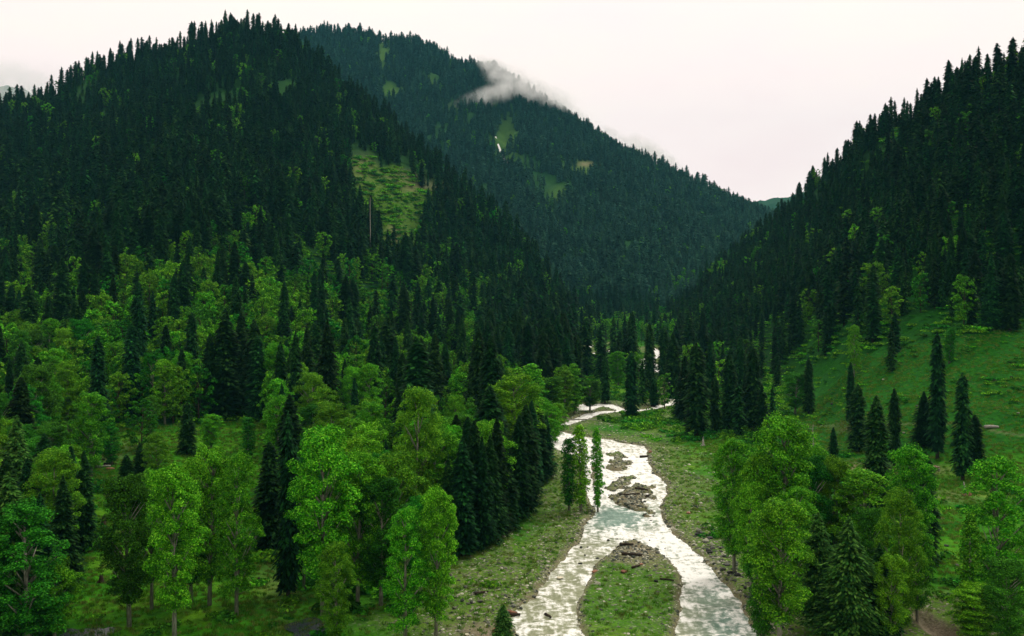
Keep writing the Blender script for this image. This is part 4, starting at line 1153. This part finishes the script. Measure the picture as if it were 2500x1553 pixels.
# bushes
bx_, by_ = pts_in(112, 620, 26000)
bz = height(bx_, by_); bs = river_sd(bx_, by_); psx, psy = proj(bx_, by_, bz); PX, PY = psx / DISP, psy / DISP
mm = in_poly(PX, PY, MEADOW_R) | in_poly(PX, PY, MEADOW_R2) | in_poly(PX, PY, MEADOW_L)
bn = fbm(bx_ / 9, by_ / 9, 101, 3)
k_ = (bs < -6) & (rng.random(len(bx_)) < np.where(mm, np.where(PX > 1850, .60, .15) * sstep(.50, .62, bn) + .015, 0.62)) & seen(bx_, by_, bz, 4) & ~((bs > -18) & (by_ < 300) & (bn < .55))
bx_, by_, mm = bx_[k_], by_[k_], mm[k_]
NCV = 9000; cvx = (rng.random(NCV) * 260 - 235); cvy = rng.uniform(480, 1000, NCV)      # ferns and scrub on the grassy landslip
cz = height(cvx, cvy, False); csx, csy = proj(cvx, cvy, cz)
ck = soft_poly(csx / DISP, csy / DISP, CLEAR_SLOPE, 10) * 1.0 > rng.random(NCV) * 1.3 + .2
bush_c = source_coll('bush_shape', [bush_mesh(300 + k, 150, .30, lf) for k, lf in enumerate(['leaf_dull', 'leaf_bright', 'leaf_dull', 'leaf_yellow'])])
xx = np.concatenate([bx_, cvx[ck]]); yy = np.concatenate([by_, cvy[ck]])
szb = np.concatenate([np.where(mm, rng.uniform(.6, 2.2, len(bx_)), rng.uniform(1.2, 3.4, len(bx_))), rng.uniform(1.6, 5.5, ck.sum())])
cover('undergrowth', bush_c, xx, yy, szb, 4, 'low leafy bushes and ferns under the trees and on the landslip', 'undergrowth', 0.1, 0.8)
# grass tufts
gx, gy = pts_in(112, 330, 90000, -0.62, 0.62)
gs = river_sd(gx, gy); gz = height(gx, gy); psx, psy = proj(gx, gy, gz); PX, PY = psx / DISP, psy / DISP
mm = in_poly(PX, PY, MEADOW_R) | in_poly(PX, PY, MEADOW_R2) | in_poly(PX, PY, MEADOW_L) | in_poly(PX, PY, [(1395, 1340), (1600, 1365), (1640, 1450), (1610, 1530), (1370, 1530), (1372, 1420)])
gn = fbm(gx / 4, gy / 4, 111, 3)
k_ = mm & (gs < -1.0) & (rng.random(len(gx)) < np.where(gs > -14, .22, .8) * sstep(.30, .5, gn) + .1)
gx, gy, gs = gx[k_], gy[k_], gs[k_]
gcol = source_coll('tuft_shape', [tuft_mesh(320 + k, 34, M['grass_blade' if k < 3 else 'grass_olive']) for k in range(5)])
cover('meadow_grass', gcol, gx, gy, rng.uniform(.45, 1.0, len(gx)), 5, 'tufted meadow grass of the valley floor and the river island', 'grass')
# stones along the water
stone_meshes = [rock_shape(340 + k, M['rock'], 1) for k in range(6)]
sxx, syy = pts_in(112, 420, 150000, -0.12, 0.32)
ss = river_sd(sxx, syy); sn = fbm(sxx / 5, syy / 5, 121, 3)
pq = np.where(ss > -1.5, .9 * (ss < 0.6), np.where(ss > -4.5, .50, np.where(ss > -20, .36 * sstep(.42, .62, sn) + .05, 0)))
psx, psy = proj(sxx, syy, 0 * sxx); PX, PY = psx / DISP, psy / DISP
pq = np.maximum(pq, blob(PX, PY, [(1150, 1420, 120, 40, .7), (1000, 1490, 120, 20, .5), (1500, 1300, 90, 40, .5), (1500, 1190, 50, 30, .5), (1740, 1370, 60, 60, .6), (1680, 1300, 40, 30, .6), (1570, 960, 60, 40, .4)]) * (sn > .42))
isl = in_poly(PX, PY, [(1395, 1360), (1480, 1350), (1600, 1385), (1620, 1450), (1600, 1600), (1375, 1600), (1380, 1420)])
pq = np.where(isl & (ss < -1.5), .24, pq)
k_ = (rng.random(len(sxx)) < pq * 0.95) & (ss < .8)
sxx, syy, ss = sxx[k_], syy[k_], ss[k_]
ex = []
for (qx, qy, rx_, ry_, nn, lo_, hi_) in [(1508, 1128, 26, 24, 150, .3, 1.1), (1515, 1178, 32, 16, 150, .3, 1.2), (1548, 1220, 46, 34, 420, .3, 1.3), (1552, 1352, 80, 34, 520, .25, 1.0), (1440, 1290, 26, 40, 130, .2, .8), (1400, 1330, 16, 60, 130, .2, .8), (1330, 1420, 14, 60, 140, .2, .8),
        (1620, 1190, 12, 60, 120, .25, .9), (1625, 1290, 20, 20, 90, .3, 1.1), (1668, 1430, 9, 60, 140, .2, .7), (1415, 1470, 8, 60, 120, .2, .6), (1730, 1360, 60, 50, 260, .3, 1.2), (1450, 1255, 16, 14, 70, .3, 1.0)]:
    for _q in range(nn):
        p_ = fl(qx + rng.normal() * rx_ * .6, qy + rng.normal() * ry_ * .6); ex.append((p_[0], p_[1], rng.uniform(lo_, hi_) ** 1.5 * .9 + .12))
ex = np.array(ex)
sxx = np.concatenate([sxx, ex[:, 0]]); syy = np.concatenate([syy, ex[:, 1]]); ss = river_sd(sxx, syy)
stsz = np.clip(rng.lognormal(-.95, .5, len(sxx)), .18, 1.4)
stsz[-len(ex):] = ex[:, 2]
kk_ = ss < np.where(stsz > .6, 2.2, .6)
sxx, syy, stsz = sxx[kk_], syy[kk_], stsz[kk_]
rc_ = source_coll('stone_shape', stone_meshes)
o = cover('river_stones', rc_, sxx, syy, stsz, 6, 'grey and olive cobbles strewn along the river banks', 'stones', 0.05)
print('cover', len(xx), len(gx), len(sxx))

# individual boulders
big = {'rock': [rock_shape(360 + k, M['rock'], 2) for k in range(3)], 'rock_dark': [rock_shape(370 + k, M['rock_dark'], 2) for k in range(3)],
       'rock_red': [rock_shape(380, M['rock_red'], 2)], 'rock_white': [rock_shape(390, M['rock_white'], 2)]}
def boulder(kind, X, Y, wpx, lab, group=None, k=0, name='boulder', cat='boulder', flat=1.0):
    x, y, z = ground_at(X * DISP, Y * DISP)
    z = max(z, -0.25)
    s = wpx * DISP * y / FPX
    o = link(name, big[kind][k % len(big[kind])], loc=(x, y, z + s * .12))
    o.scale = (s, s * .9, s * .85 * flat); o.rotation_euler = (0, 0, random.uniform(0, 6.28))
    return tag(o, lab, cat, group)
boulder('rock_red', 1413, 1361, 20, 'flat orange-red stone in the shallows left of the island', k=0, flat=.6)
boulder('rock_red', 1483, 1362, 24, 'rust-red stone on the upper rim of the grassy island', k=0, flat=.6)
boulder('rock_red', 1525, 1344, 13, 'small reddish stone beside the dark logs above the island', flat=.7)
boulder('rock_red', 1637, 1222, 14, 'reddish stone on the right bank gravel', flat=.7)
boulder('rock_red', 1545, 1076, 12, 'orange stone where the upper bank meets the right meadow')
boulder('rock_white', 1732, 1156, 9, 'pale yellow stone on the meadow left of the right-hand grove')
boulder('rock_white', 1386, 902, 10, 'white stone by the upstream poplars')
boulder('rock_white', 2222, 987, 8, 'small white stone halfway up the right-hand meadow')
boulder('rock_white', 2332, 1225, 8, 'small white stone below the fallen pale trunk')
boulder('rock_white', 1330, 1389, 22, 'pale slab at the left bank of the near river', flat=.4)
boulder('rock_white', 1110, 1511, 14, 'pale orange-tinted stone on the near left gravel')
boulder('rock_dark', 1133, 1412, 20, 'black rounded boulder alone on the left gravel bank', k=1)
boulder('rock_dark', 1270, 1420, 13, 'dark stone at the near left waterline')
boulder('rock_dark', 1380, 1355, 14, 'dark stone on the left waterline beside the rapids', k=2)
boulder('rock_dark', 1563, 1315, 12, 'dark stone at the head of the island gravel', k=1)
boulder('rock_dark', 1560, 1385, 14, 'bluish dark stone at the right of the island gravel', k=2)
boulder('rock_dark', 1548, 1250, 9, 'dark stone in mid river above the fork', k=1)
rr2 = random.Random(5)
for (X_, Y_, w_, kd, lb) in [(1978, 962, 12, 'rock_dark', 'dark boulder on the right meadow left of the thin ragged conifer'), (2180, 968, 9, 'rock', 'grey stone beside the white one on the right meadow'), (2405, 900, 12, 'rock_dark', 'dark boulder high on the right meadow near the edge'),
        (2365, 905, 10, 'rock_dark', 'smaller dark boulder high on the right meadow'), (2420, 985, 10, 'rock', 'grey stone level with the track at the right edge'), (2148, 1032, 9, 'rock', 'grey stone below the meadow track between the conifers'),
        (2330, 1050, 11, 'rock_dark', 'dark boulder between the weathered log and the conifers'), (2250, 1300, 14, 'rock_dark', 'dark boulder on the lawn right of the grove'), (2275, 1345, 12, 'rock', 'grey boulder lower on the lawn right of the grove'), (2100, 905, 8, 'rock', 'small grey stone under the top edge of the right meadow')]:
    boulder(kd, X_, Y_, w_, lb, k=int(X_) % 3)
for k in range(46):                              # dark rock armour of the right bank
    t = k / 45
    X = 1650 + t * 190 + rr2.uniform(-8, 24); Y = 1262 + t * 228 + rr2.uniform(-14, 10)
    kd = 'rock_dark' if rr2.random() < .75 else 'rock'; w_ = rr2.uniform(9, 20)
    where = ['by the footpath', 'above the right-hand grove corner', 'beside the right-hand grove', 'near the bottom of the picture'][min(3, int(t * 4))]
    boulder(kd, X, Y, w_, f"{'big' if w_ > 14.5 else 'small'} {'dark' if kd == 'rock_dark' else 'grey'} boulder of the right bank {where}", 'rock armour boulders of the right bank', k)
for k in range(44):
    t = rr2.random()
    X = 1060 + rr2.gauss(70, 75); Y = 1420 + rr2.gauss(20, 26)
    if X > 1285 - (Y - 1400) * .6: continue
    kd = 'rock' if rr2.random() < .7 else 'rock_dark'; w_ = rr2.uniform(7, 16)
    boulder(kd, X, Y, w_, f"{'big' if w_ > 11.5 else 'small'} {'dark' if kd == 'rock_dark' else 'grey'} boulder in the {'upper' if Y < 1440 else 'lower'} {'left' if X < 1130 else 'right'} part of the left bank stone field", 'stone field boulders of the left bank', k)
for k in range(26):
    X = 1500 + rr2.gauss(0, 50); Y = 1300 + rr2.gauss(8, 16)
    kd = 'rock' if rr2.random() < .6 else 'rock_dark'
    boulder(kd, X, Y, rr2.uniform(6, 13), f"{'dark' if kd == 'rock_dark' else 'grey'} stone on the {'left' if X < 1500 else 'right'} half of the gravel tip above the island", 'stones on the gravel tip of the island', k)

# ------------------------------------------------------------------ dead wood and other single things
def log_mesh(name, L, r0, r1, m, bend=.06, seed=0, stubs=2):
    q = random.Random(seed)
    path = [(-L / 2, 0, 0), (-L / 6, q.uniform(-bend, bend) * L, q.uniform(0, bend) * L * .5), (L / 6, q.uniform(-bend, bend) * L, q.uniform(0, bend) * L * .5), (L / 2, 0, 0)]
    P_ = [tube(path, [r0, r0 * .9, (r0 + r1) / 2, r1], 8)]
    for k in range(stubs):
        t = q.uniform(-.35, .4) * L; a = q.uniform(0, 3.1)
        P_.append(tube([(t, 0, 0), (t + L * .05, math.cos(a) * L * .09, abs(math.sin(a)) * L * .10)], [r0 * .35, r0 * .12], 5))
    V, F = join(P_)
    return mesh_np(name, V, F, [m], sm=True)
def lay_log(X, Y, len_px, thick_px, ang, m, lab, name='driftwood_log', cat='log', seed=0, tilt=0, stubs=2, group=None, lift=0):
    x, y, z = ground_at(X * DISP, Y * DISP); z = max(z, -.2)
    k = DISP * y / FPX
    o = link(name, log_mesh(name, len_px * k, thick_px * k / 2, thick_px * k * .3, M[m], seed=seed, stubs=stubs), loc=(x, y, z + thick_px * k * .35 + lift))
    o.rotation_euler = (0, R(tilt), R(ang))
    return tag(o, lab, cat, group)
lay_log(1376, 1003, 86, 3.2, 4, 'dead_wood', 'pale log laid as a footbridge across the stream', 'log_footbridge', 'footbridge', 3, stubs=0, lift=.5)
lay_log(1497, 1178, 52, 6, 14, 'wet_wood', 'long black driftwood log stranded on the mid-river gravel bar', seed=4, stubs=4)
lay_log(1525, 1168, 34, 6, -35, 'wet_wood', 'short black log crossing the long one on the gravel bar', seed=5, stubs=4)
lay_log(1540, 1183, 26, 4, 60, 'wet_wood', 'thin black branch at the right end of the gravel bar logs', seed=6)
lay_log(1535, 1092, 30, 6, 15, 'wet_wood', 'dark log lodged at the upper right waterline', seed=7, stubs=3)
lay_log(1489, 1298, 34, 7, 8, 'wet_wood', 'dark log topmost above the grassy island', seed=8)
lay_log(1502, 1322, 48, 8, -12, 'wet_wood', 'thick dark log above the grassy island', seed=9, stubs=3)
lay_log(1512, 1349, 28, 6, 40, 'wet_wood', 'short dark log nearest the island grass', seed=10)
lay_log(1585, 1380, 34, 5, -20, 'wet_wood', 'slim dark log right of the island gravel', seed=11)
lay_log(1215, 1462, 30, 9, -25, 'red_wood', 'rust-red split log at the near left waterline', seed=12)
lay_log(1224, 1472, 26, 9, 10, 'wet_wood', 'black log lying against the rust-red one', seed=13)
lay_log(1303, 1482, 24, 8, -60, 'wet_wood', 'dark stump of driftwood standing in the left channel', seed=14, stubs=4)
lay_log(1145, 1412, 34, 7, 30, 'wet_wood', 'dark fallen branch tangle on the left stone field', seed=15, stubs=5)
lay_log(1176, 1500, 22, 8, 70, 'red_wood', 'reddish log left of the young fir', seed=16)
lay_log(2212, 1232, 60, 3.4, -28, 'dead_wood', 'long pale pole lying on the right lawn', seed=17, stubs=1)
lay_log(1618, 990, 44, 4, -38, 'dead_wood', 'pale fallen branch below the far gravel', seed=18, stubs=4)
lay_log(2357, 1018, 34, 9, 5, 'dead_wood', 'weathered grey log on the right-hand meadow', seed=19, stubs=3)
lay_log(2040, 1022, 30, 4, 30, 'dead_wood', 'pale roots and log below the thin ragged conifer', seed=20, stubs=4)
for k, (X, Y, a) in enumerate([(222, 1102, 5), (235, 1094, -15), (245, 1112, 22), (262, 1106, -4)]):
    lay_log(X, Y, 34, 6, a, 'wet_wood' if k % 2 else 'dead_wood', ['grey log lowest-left in the heap on the bright meadow', 'dark log topmost in the heap on the bright meadow', 'grey log nearest the viewer in the meadow heap', 'dark log at the right end of the meadow heap'][k], seed=30 + k)
lay_log(262, 1118, 18, 7, 10, 'red_wood', 'reddish cut log below the meadow heap', seed=36)
# stumps
def stump(X, Y, wpx, hpx, m, lab, seed=0, jag=3):
    x, y, z = ground_at(X * DISP, Y * DISP); k = DISP * y / FPX; q = random.Random(seed)
    w, h_ = wpx * k / 2, hpx * k
    P_ = [tube([(0, 0, -.3), (0, 0, h_ * .12), (.05, 0, h_ * .5), (.0, .05, h_ * .72)], [w * 1.2, w * .75, w * .55, w * .45], 8)]
    for j in range(jag):
        a = 6.28 * j / jag + q.random()
        P_.append(tube([(math.cos(a) * w * .25, math.sin(a) * w * .25, h_ * .65), (math.cos(a) * w * .35, math.sin(a) * w * .35, h_ * q.uniform(.85, 1.05))], [w * .22, w * .04], 5))
    for j in range(5):
        a = 6.28 * j / 5 + q.random()
        P_.append(tube([(math.cos(a) * w * .5, math.sin(a) * w * .5, h_ * .12), (math.cos(a) * w * 1.9, math.sin(a) * w * 1.9, -.12)], [w * .3, w * .08], 5))
    V, F = join(P_)
    o = link('tree_stump', mesh_np('tree_stump', V, F, [M[m]], sm=True), loc=(x, y, z))
    return tag(o, lab, 'stump')
stump(1671, 1060, 9, 22, 'dead_wood', 'splintered bare stump below the massive dark conifer', 1, 4)
stump(246, 1246, 16, 22, 'wet_wood', 'black stump on the lawn of the left meadow', 2)
stump(240, 1385, 18, 22, 'wet_wood', 'black stump low on the left lawn', 3)
stump(615, 1385, 12, 16, 'wet_wood', 'small dark stump left of the tallest columnar conifer', 4)
stump(1968, 1262, 12, 14, 'dead_wood', 'small grey stump right of the grove', 5)
# splintered pale trunk, right meadow: two leaning slabs on a heap of chips
def leaning_trunk():
    x, y, z = ground_at(2302 * DISP, 1178 * DISP); k = DISP * y / FPX
    e_ = bpy.data.objects.new('fallen_trunk', None); COL.objects.link(e_); e_.location = (x, y, z)
    tag(e_, 'splintered pale trunk propped up on the right meadow', 'fallen trunk')
    for i, (dx, top) in enumerate([(-.5, 32), (.6, 26)]):
        tv = tube([(dx * k * 10, 0, -.2), (dx * k * 3 - 1.0 * k * 6, .3, top * k * .6), (-9 * k, .4, top * k)], [k * 3.4, k * 2.4, k * .6], 6)
        V, F = join([tv]); link('trunk', mesh_np('fallen_trunk', V, F, [M['red_wood' if i else 'dead_wood']], sm=True), e_)
    tv = [tube([(-k * 14, j * .5, .1), (k * 14, -j * .4, .25)], [k * 2.2, k * 1.4], 6) for j in (-1, 1)]
    V, F = join(tv); link('branch', mesh_np('fallen_branch', V, F, [M['red_wood']], sm=True), e_)
leaning_trunk()
# rough table-like timber rack under the pair of conifers
def rack():
    x, y, z = ground_at(2212 * DISP, 1122 * DISP); k = DISP * y / FPX
    e_ = bpy.data.objects.new('timber_rack', None); COL.objects.link(e_); e_.location = (x, y, z); e_.rotation_euler = (0, 0, R(12))
    tag(e_, 'rough timber rack with split rails below the pair of conifers', 'timber rack')
    for sx_ in (-1, 0, 1):
        for sy_ in (-1, 1):
            V, F = join([tube([(sx_ * 17 * k, sy_ * .8, -.2), (sx_ * 17 * k, sy_ * .8, 11 * k)], [k * 1.2, k * 1.0], 6)])
            link('post', mesh_np('rack_post', V, F, [M['dead_wood']]), e_)
    for j in range(5):
        V, F = join([tube([(-19 * k, -.8 + j * .4, 11.6 * k), (19 * k, -.8 + j * .4 + random.uniform(-.1, .1), 12.2 * k)], [k * 1.3, k * 1.0], 6)])
        link('rail', mesh_np('rack_rail', V, F, [M['dead_wood' if j % 2 else 'red_wood']]), e_)
rack()
# dead standing poles
def dead_pole(X, yb, yt, wpx, lab, m='dead_wood', seed=0):
    x, y, z = ground_at(X * DISP, yb * DISP); k = DISP * y / FPX; h_ = (yb - yt) * k; q = random.Random(seed); w = wpx * k / 2
    P_ = [tube([(0, 0, -.5), (.1, 0, h_ * .4), (-.1, .1, h_ * .8), (0, 0, h_)], [w, w * .8, w * .5, w * .15], 7)]
    for j in range(7):
        t = q.uniform(.4, .95); a = q.uniform(0, 6.28); L = q.uniform(.5, 1.6)
        P_.append(tube([(0, 0, h_ * t), (math.cos(a) * L, math.sin(a) * L, h_ * t + L * .1)], [w * .3, w * .08], 4))
    V, F = join(P_)
    o = link('dead_tree', mesh_np('dead_tree', V, F, [M[m]], sm=True), loc=(x, y, z))
    return tag(o, lab, 'dead tree')
dead_pole(705, 1045, 915, 5, 'bare grey dead pole beside the tall dark conifer', seed=1)
dead_pole(880, 622, 470, 2.6, 'tall bleached dead trunk below the grassy landslip', seed=2)
dead_pole(1933, 1100, 1008, 4, 'thin white dead stem rising behind the right-hand grove', 'bark_pale', seed=3)
dead_pole(44, 372, 330, 2, 'faint pale dead trunk high at the left edge', seed=4)

# stream and old snow in the far gully, draped on the slope
def drape(pts, w, m, name, lab, cat=None, kind=None, lift=1.2):
    P3 = [ground_far(a * DISP, b * DISP) for a, b in pts]
    V = []; F = []
    n = len(P3)
    for i, (p, ww) in enumerate(zip(P3, w)):
        q0 = Vector(P3[max(i - 1, 0)]); q1 = Vector(P3[min(i + 1, n - 1)])
        t = (q1 - q0); t.z = 0; t.normalize(); c = Vector((-t.y, t.x, 0)) if abs(t.x) > 99 else Vector((1, 0, 0))
        for sg in (-1, 1):
            x_, y_ = p[0] + sg * c.x * ww / 2, p[1] + sg * c.y * ww / 2
            V.append((x_, y_, float(height(np.array([x_]), np.array([y_]))[0]) + lift))
        V.append((p[0], p[1], V[-1][2] + .25))
        if i: F += [(3 * i - 3, 3 * i - 1, 3 * i + 2, 3 * i), (3 * i - 1, 3 * i - 2, 3 * i + 1, 3 * i + 2)]
    o = link(name, mesh_np(name, np.array(V), [np.array(F)], [m]))
    return tag(o, lab, cat, kind=kind)
def ground_far(sx, sy):
    ds = np.linspace(1150, 2700, 1400); xs = (sx - 1250) * ds / FPX
    gz = height(xs, ds, False); rz = CAM_H - (sy - HOR) * ds / FPX
    k = np.nonzero(gz >= rz)[0][0]
    return float(xs[k]), float(ds[k]), float(gz[k])
m, n, l = mat('old_snow'); finish(n, l, principled(n, l, (0.75, 0.77, 0.78), 0.8, 0.1).outputs[0]); M['snow'] = m
drape([(1168, 300), (1176, 320), (1184, 345), (1190, 362), (1197, 378)], [2, 3, 3, 4, 5], M['snow'], 'mountain_stream', 'thin white stream dropping down the far green gully', kind='structure')
drape([(1195, 376), (1198, 384), (1203, 391)], [5, 13, 6], M['snow'], 'snow_patch', 'small dirty snow patch at the foot of the far gully', 'snow patch')
# puddles at the near left
def puddle(X, Y, rx, ry, lab, seed):
    x, y, z = ground_at(X * DISP, Y * DISP); q = np.random.default_rng(seed)
    a = np.linspace(0, 2 * math.pi, 36, endpoint=False); r = 1 + .22 * np.sin(a * 2 + q.random() * 6) + .12 * np.sin(a * 5 + q.random() * 6)
    V = np.concatenate([[[0, 0, 0]], np.stack([np.cos(a) * r * rx, np.sin(a) * r * ry, 0 * a], 1)])
    F = np.array([(0, i + 1, (i + 1) % 36 + 1) for i in range(36)])
    zz = float(height(np.array([x + rx * .5, x - rx * .5, x]), np.array([y, y, y + ry * .5])).max())
    m_, n_, l_ = mat('puddle_water'); p_ = principled(n_, l_, (0.035, 0.045, 0.055), 0.25, 0.4)
    finish(n_, l_, p_.outputs[0])
    return tag(link('puddle', mesh_np('puddle', V, [F], [m_]), loc=(x, y, zz + .03)), lab, kind='structure')
puddle(740, 1500, 3.2, 3.6, 'dark grey-blue pool at the bottom of the left meadow', 1)
puddle(215, 1508, 4.5, 2.6, 'dark grey pool in the bottom left lawn', 2)

# mist
def mist(sx, sy, d, rx, rz, dens, lab, seed, ry=None, rot=0, scale=0.02):
    x = (sx * DISP - 1250) * d / FPX; z = CAM_H - (sy * DISP - HOR) * d / FPX
    import bmesh
    bm = bmesh.new(); bmesh.ops.create_icosphere(bm, subdivisions=3, radius=1)
    me = bpy.data.meshes.new('mist'); bm.to_mesh(me); bm.free()
    m, n, l = mat('mist')
    t = N(n, 'ShaderNodeTexCoord')
    g = N(n, 'ShaderNodeNewGeometry')
    ln = N(n, 'ShaderNodeVectorMath', operation='LENGTH'); l.new(t.outputs['Object'], ln.inputs[0])
    fo = N(n, 'ShaderNodeMapRange'); fo.interpolation_type = 'SMOOTHSTEP'; fo.inputs[1].default_value = 1.0; fo.inputs[2].default_value = 0.25; fo.inputs[3].default_value = 0; fo.inputs[4].default_value = 1
    l.new(ln.outputs['Value'], fo.inputs[0])
    nz = noise(n, l, g.outputs['Position'], scale, 5, 0.62)
    mrn = N(n, 'ShaderNodeMapRange'); mrn.inputs[1].default_value = 0.41; mrn.inputs[2].default_value = 0.70; l.new(nz, mrn.inputs[0])
    mu = N(n, 'ShaderNodeMath', operation='MULTIPLY'); l.new(fo.outputs[0], mu.inputs[0]); l.new(mrn.outputs[0], mu.inputs[1])
    mu2 = N(n, 'ShaderNodeMath', operation='MULTIPLY'); l.new(mu.outputs[0], mu2.inputs[0]); mu2.inputs[1].default_value = dens
    pv = N(n, 'ShaderNodeVolumePrincipled'); pv.inputs['Color'].default_value = (0.97, 0.97, 0.98, 1)
    l.new(mu2.outputs[0], pv.inputs['Density'])
    oo = N(n, 'ShaderNodeOutputMaterial'); l.new(pv.outputs[0], oo.inputs['Volume'])
    me.materials.append(m)
    o = link('mist', me, loc=(x, d, z)); o.scale = (rx, ry or rx * .8, rz); o.rotation_euler = (0, R(rot), 0)
    return tag(o, lab, 'mist', kind='stuff')
MIST = [
 (1183, 168, 2080, 70, 26, .06, 'thin mist wisp on the far ridge crest', 0, 30),
 (1228, 200, 2000, 100, 40, .045, 'bright mist patch just below the far ridge crest', 1, 25),
 (1155, 236, 1930, 120, 26, .045, 'long mist streak left of the far green gully', 2, -22),
 (1290, 222, 2000, 110, 28, .03, 'faint mist right of the bright patch', 3, 20),
 (1345, 262, 2080, 90, 22, .03, 'thin mist trailing down the far ridge, upper part', 6, 32),
 (1465, 330, 2120, 90, 20, .03, 'thin mist trailing down the far ridge, lower part', 7, 32),
 (1555, 370, 2150, 100, 32, .06, 'mist lying on the descending far ridge', 4, 35),
 (20, 200, 3500, 380, 95, .012, 'low cloud hiding the distant hill at the left edge', 5, -4)]
for (a_, b_, d_, rx, rz, de, lab, sd_, ro) in MIST:
    mist(a_, b_, d_, rx, rz, de, lab, sd_, rot=ro, scale=0.03 if d_ < 3000 else 0.006)

# ------------------------------------------------------------------ haze
def box_mesh(name, x0, x1, y0, y1, z0, z1, m):
    V = np.array([(a, b, c) for a in (x0, x1) for b in (y0, y1) for c in (z0, z1)])
    F = np.array([(0, 1, 3, 2), (4, 6, 7, 5), (0, 4, 5, 1), (2, 3, 7, 6), (0, 2, 6, 4), (1, 5, 7, 3)])
    return mesh_np(name, V, [F], [m])
hm, n, l = mat('valley_haze')
pv = N(n, 'ShaderNodeVolumePrincipled')
pv.inputs['Color'].default_value = (0.13, 0.46, 0.60, 1)
pv.inputs['Density'].default_value = 0.000062
pv.inputs['Anisotropy'].default_value = 0.0
o_ = N(n, 'ShaderNodeOutputMaterial'); l.new(pv.outputs[0], o_.inputs['Volume'])
ztop = float(max(zf.max(), z.max())) + 60
hz = link('haze', box_mesh('haze', -4300, 4300, -950, 5300, -3, ztop, hm))
tag(hz, 'thin blue mountain haze filling the valley', kind='stuff')
